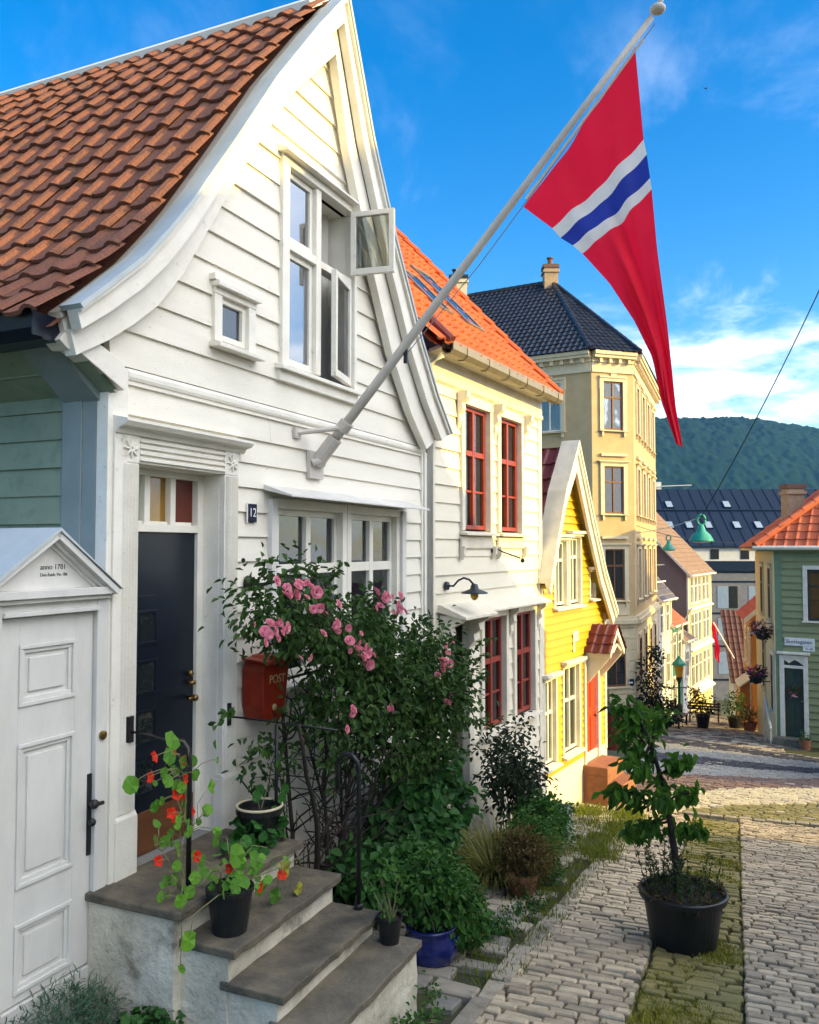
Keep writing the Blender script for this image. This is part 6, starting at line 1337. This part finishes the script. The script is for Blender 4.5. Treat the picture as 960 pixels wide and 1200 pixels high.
T = bush('dry_shrub', 'dry brown shrub in a terracotta pot near the kerb', 'potted plant', FA, (4.05, 1.22, G_(4.05, 1.22)), [((4.05, 1.22, -2.86), (.26, .22, .22)), ((4.3, 1.2, -2.95), (.22, .2, .2)), ((3.85, 1.25, -3.0), (.18, .16, .16))], 240, 14, .045, .05, .022, 'dry leaf', 14, .005, ok=okg)
m = T.mb(); m.lathe((3.95, 1.25, G_(3.95, 1.25)), [(.10, 0), (.14, .17), (.155, .17), (.155, .21), (.13, .21), (0, .18)], 20); m.build('pot', M['terra'], T.root)
bush('round_shrub', 'dark green round shrub closest to the kerb', 'shrub', FA, (4.75, 1.15, G_(4.75, 1.15)), [((4.75, 1.12, -3.00), (.36, .27, .28)), ((4.6, 1.2, -3.15), (.28, .22, .2))], 330, 14, .04, .05, .03, 'shrub leaf', 10, .005, ok=okg, grp='low round shrubs by the kerb')
bush('round_shrub', 'brighter green round shrub in front of the grey planter', 'shrub', FA, (5.55, 1.05, G_(5.55, 1.05)), [((5.5, 1.0, -3.00), (.44, .28, .30)), ((5.9, 1.0, -3.12), (.3, .25, .22))], 360, 14, .045, .055, .034, 'shrub leaf', 10, .005, ok=okg, grp='low round shrubs by the kerb')
bush('low_weeds', 'small weeds growing at the foot of the lowest step', 'weeds', FA, (1.0, 1.60, G_(1.0, 1.6)), [((.75, 1.58, G_(.75, 1.58)+.05), (.25, .08, .06)), ((1.12, 1.55, G_(1.1, 1.55)+.08), (.08, .06, .10)), ((.45, 1.6, G_(.45, 1.6)+.04), (.2, .08, .05))], 60, 7, .03, .04, .022, 'shrub leaf', 6, .003, kind='oval', stem_m='stemgreen')
bush('ground_cover', 'low leafy weeds between the blue pot and the kerb', 'weeds', FA, (2.9, 1.5, G_(2.9, 1.5)), [((2.75, 1.42, G_(2.75, 1.42)+.05), (.35, .14, .06)), ((3.4, 1.45, G_(3.4, 1.45)+.05), (.35, .12, .06)), ((2.5, 1.35, G_(2.5, 1.35)+.1), (.2, .12, .1))], 110, 8, .04, .04, .024, 'vine leaf', 6, .003, stem_m='stemgreen')
# herbs in front of the gate
bush('herb_cushion', 'grey green feathery herb cushion in front of the gate', 'herb plant', FA, (-.45, .22, G_(-.45, .22)), [((-.50, .20, -2.36), (.34, .20, .17)), ((-.75, .22, -2.38), (.25, .2, .16)), ((-.25, .22, -2.42), (.22, .16, .12)), ((-.55, .40, -2.45), (.35, .14, .12))], 420, 12, .028, .055, .006, 'lav leaf', 20, .003, kind='blade', stem_m='stemgreen', fl=(8, 'magenta petal', .012, 1))
bush('geranium', 'low dark geranium leaves beside the whitewashed stoop', 'plant', FA, (.02, .30, G_(0, .3)), [((-.18, .62, -2.48), (.14, .10, .10)), ((-.22, .5, -2.42), (.14, .12, .10)), ((-.16, .75, -2.52), (.10, .08, .07))], 46, 7, .03, .045, .045, 'vine leaf', 8, .003, kind='round', stem_m='stemgreen')

# ------------------------------------------------------------------ wooded hill and bird
m, t = nt('wooded hillside'); L = t.links.new; out = node(t, 'ShaderNodeOutputMaterial'); bs = node(t, 'ShaderNodeBsdfPrincipled', Roughness=.95); bs.inputs['Specular IOR Level'].default_value = .05
tc = node(t, 'ShaderNodeTexCoord'); n1 = node(t, 'ShaderNodeTexNoise', Scale=.22, Detail=8, Roughness=.7); n2 = node(t, 'ShaderNodeTexNoise', Scale=.012, Detail=4)
L(tc.outputs['Object'], n1.inputs[0]); L(tc.outputs['Object'], n2.inputs[0]); mx = node(t, 'ShaderNodeMix', data_type='RGBA'); mx.inputs[6].default_value = (.004, .016, .014, 1); mx.inputs[7].default_value = (.018, .040, .024, 1)
rm = node(t, 'ShaderNodeMapRange'); rm.inputs[1].default_value = .38; rm.inputs[2].default_value = .66; L(n1.outputs[0], rm.inputs[0]); L(rm.outputs[0], mx.inputs[0])
m2 = node(t, 'ShaderNodeMix', data_type='RGBA'); m2.inputs[7].default_value = (.008, .028, .020, 1); r2 = node(t, 'ShaderNodeMapRange'); r2.inputs[1].default_value = .42; r2.inputs[2].default_value = .6; L(n2.outputs[0], r2.inputs[0]); L(r2.outputs[0], m2.inputs[0]); L(mx.outputs[2], m2.inputs[6])
L(m2.outputs[2], bs.inputs['Base Color']); L(bs.outputs[0], out.inputs[0]); M['hill'] = m
prof = interp([(-600, 40), (0, 120), (150, 132), (245, 140), (300, 140), (340, 140), (400, 133), (460, 123), (560, 105), (900, 60)])
m = MB(); X0, X1, Y0, Y1, st = 60, 600, 640, 1000, 2.2; nx = int((X1-X0)/st); ny = int((Y1-Y0)/st)
for j in range(ny+1):
    for i in range(nx+1):
        x = X0+i*st; y = Y0+j*st; k = min(1, max(0, (y-Y0)/300)); k = k*k*(3-2*k); h = -15+(prof(x*900/y)+15)*k+3*NZ.noise(Vector((x*.012, y*.012, 3)))*k
        h += 2.5*NZ.noise(Vector((x*.05, y*.05, 0)))+5.5*(1-min(1, NZ.voronoi(Vector((x/7.5, y/7.5, 0)))[0][0]*1.15))
        m.v.append((x+R.uniform(-1, 1), y+R.uniform(-1, 1), h))
for j in range(ny):
    for i in range(nx): a = j*(nx+1)+i; m.f.append([a, a+1, a+nx+2, a+nx+1]); m.m.append(0)
put(m.build('hill', M['hill'], closed=False, smooth=True), kind='structure')
t = Thing('bird', 'tiny dark bird high in the blue sky', 'bird', W, (21.3, 60, 33)); m = t.mb(); m.ball((21.3, 60, 33), .06, 8, (1.8, 1, .8))
for sg in (-1, 1): m.add([(21.3, 60, 33), (21.3+sg*.16, 60.05, 33.14), (21.3+sg*.30, 60, 33.02), (21.3+sg*.15, 59.95, 33.05)], [(0, 1, 2, 3)])
m.build('body', M['iron'], t.root, closed=False)

# ------------------------------------------------------------------ light, sky, camera
if HAZE:
    m, t = nt('thin evening haze'); o_ = node(t, 'ShaderNodeOutputMaterial'); v_ = node(t, 'ShaderNodeVolumePrincipled', Density=HAZE); v_.inputs['Color'].default_value = (.16, .48, 1, 1); v_.inputs['Anisotropy'].default_value = .3; t.links.new(v_.outputs[0], o_.inputs['Volume'])
    b_ = MB(); b_.box(-1000, 1000, -100, 1700, -60, 190); put(b_.build('haze', m), kind='stuff')
SUN = Vector((.944, -.33, 0)).normalized(); EL = rad(17); sd = Vector((SUN.x*math.cos(EL), SUN.y*math.cos(EL), math.sin(EL)))
sl = bpy.data.lights.new('sun', 'SUN'); sl.energy = SUN_E; sl.angle = rad(.5); sl.color = (1, .73, .13); so = bpy.data.objects.new('sun', sl); COL.objects.link(so); so.rotation_euler = (-sd).to_track_quat('-Z', 'Y').to_euler()
wd = bpy.data.worlds.new('World'); scene.world = wd; wd.use_nodes = True; t = wd.node_tree; t.nodes.clear(); L = t.links.new
out = node(t, 'ShaderNodeOutputWorld'); bg = node(t, 'ShaderNodeBackground', Strength=SKY_S)
sky = node(t, 'ShaderNodeTexSky', sky_type='NISHITA', sun_disc=False); sky.sun_elevation = EL; sky.sun_rotation = math.atan2(sd.x, sd.y); sky.air_density = 1.0; sky.dust_density = .4; sky.ozone_density = 2.2
hs = node(t, 'ShaderNodeHueSaturation', Saturation=SKY_SAT, Value=1.0, Hue=SKY_HUE); L(sky.outputs[0], hs.inputs['Color'])
tc = node(t, 'ShaderNodeTexCoord'); sx = node(t, 'ShaderNodeSeparateXYZ'); L(tc.outputs['Generated'], sx.inputs[0])
def math_(op, a, b=None, c=None, clamp=False):
    n = node(t, 'ShaderNodeMath', operation=op); n.use_clamp = clamp
    for i, v in enumerate((a, b, c)):
        if v is None: continue
        if isinstance(v, (int, float)): n.inputs[i].default_value = v
        else: L(v, n.inputs[i])
    return n.outputs[0]
def ramp(v, a, b): 
    r = node(t, 'ShaderNodeMapRange', interpolation_type='SMOOTHSTEP'); r.inputs[1].default_value = a; r.inputs[2].default_value = b; L(v, r.inputs[0]); return r.outputs[0]
zz = math_('ADD', sx.outputs[2], .10); px = math_('DIVIDE', sx.outputs[0], zz); py = math_('DIVIDE', sx.outputs[1], zz)
cb = node(t, 'ShaderNodeCombineXYZ'); L(px, cb.inputs[0]); L(py, cb.inputs[1])
mp = node(t, 'ShaderNodeMapping'); mp.inputs['Scale'].default_value = (1.1, .55, 1); mp.inputs['Rotation'].default_value = (0, 0, rad(-28)); L(cb.outputs[0], mp.inputs[0])
nz = node(t, 'ShaderNodeTexNoise', Scale=1.5, Detail=9, Roughness=.62, Distortion=.5); L(mp.outputs[0], nz.inputs[0])
wisp = math_('MULTIPLY', ramp(nz.outputs[0], .48, .76), ramp(sx.outputs[2], .62, .22)); wisp = math_('MULTIPLY', wisp, .7)
n2 = node(t, 'ShaderNodeTexNoise', Scale=5.5, Detail=8, Roughness=.6); m3 = node(t, 'ShaderNodeMapping'); m3.inputs['Scale'].default_value = (1, 1, 3.2); L(tc.outputs['Generated'], m3.inputs[0]); L(m3.outputs[0], n2.inputs[0])
zl = math_('ADD', sx.outputs[2], math_('MULTIPLY', math_('SUBTRACT', n2.outputs[0], .5), -.13)); bank = math_('MULTIPLY', ramp(zl, .250, .205), ramp(n2.outputs[0], .34, .58))
bank = math_('MULTIPLY', bank, ramp(sx.outputs[0], .02, .30)); bank = math_('MULTIPLY', bank, .85)
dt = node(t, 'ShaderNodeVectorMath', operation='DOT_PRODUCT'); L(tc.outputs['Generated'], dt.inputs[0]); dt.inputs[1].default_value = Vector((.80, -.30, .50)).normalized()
fillc = math_('MULTIPLY', ramp(dt.outputs['Value'], .52, .84), ramp(nz.outputs[0], .20, .45))  # unseen bright cloud patch to the right, added to fill the shaded fronts
cl = math_('MAXIMUM', wisp, bank); cm = node(t, 'ShaderNodeMix', data_type='RGBA'); cm.inputs[7].default_value = CLOUD; L(cl, cm.inputs[0]); L(hs.outputs[0], cm.inputs[6])
c2 = node(t, 'ShaderNodeMix', data_type='RGBA'); c2.inputs[7].default_value = FILL_CLOUD; L(fillc, c2.inputs[0]); L(cm.outputs[2], c2.inputs[6]); L(c2.outputs[2], bg.inputs[0]); L(bg.outputs[0], out.inputs[0])
cam = bpy.data.cameras.new('camera'); co = bpy.data.objects.new('camera', cam); COL.objects.link(co); cam.sensor_fit = 'HORIZONTAL'; cam.sensor_width = 36; cam.lens = 37.5; cam.clip_end = 5000; cam.clip_start = .05
co.location = (0, 0, 0); co.rotation_euler = (math.pi/2+math.atan(.042), 0, 0); scene.camera = co
vs_ = scene.view_settings; vs_.view_transform = 'Standard'; vs_.look = 'None'; vs_.gamma = 1; vs_.exposure = EXPO; vs_.use_curve_mapping = False
scene.render.engine = 'CYCLES'; scene.cycles.max_bounces = 8; scene.cycles.transparent_max_bounces = 12; scene.cycles.use_denoising = True
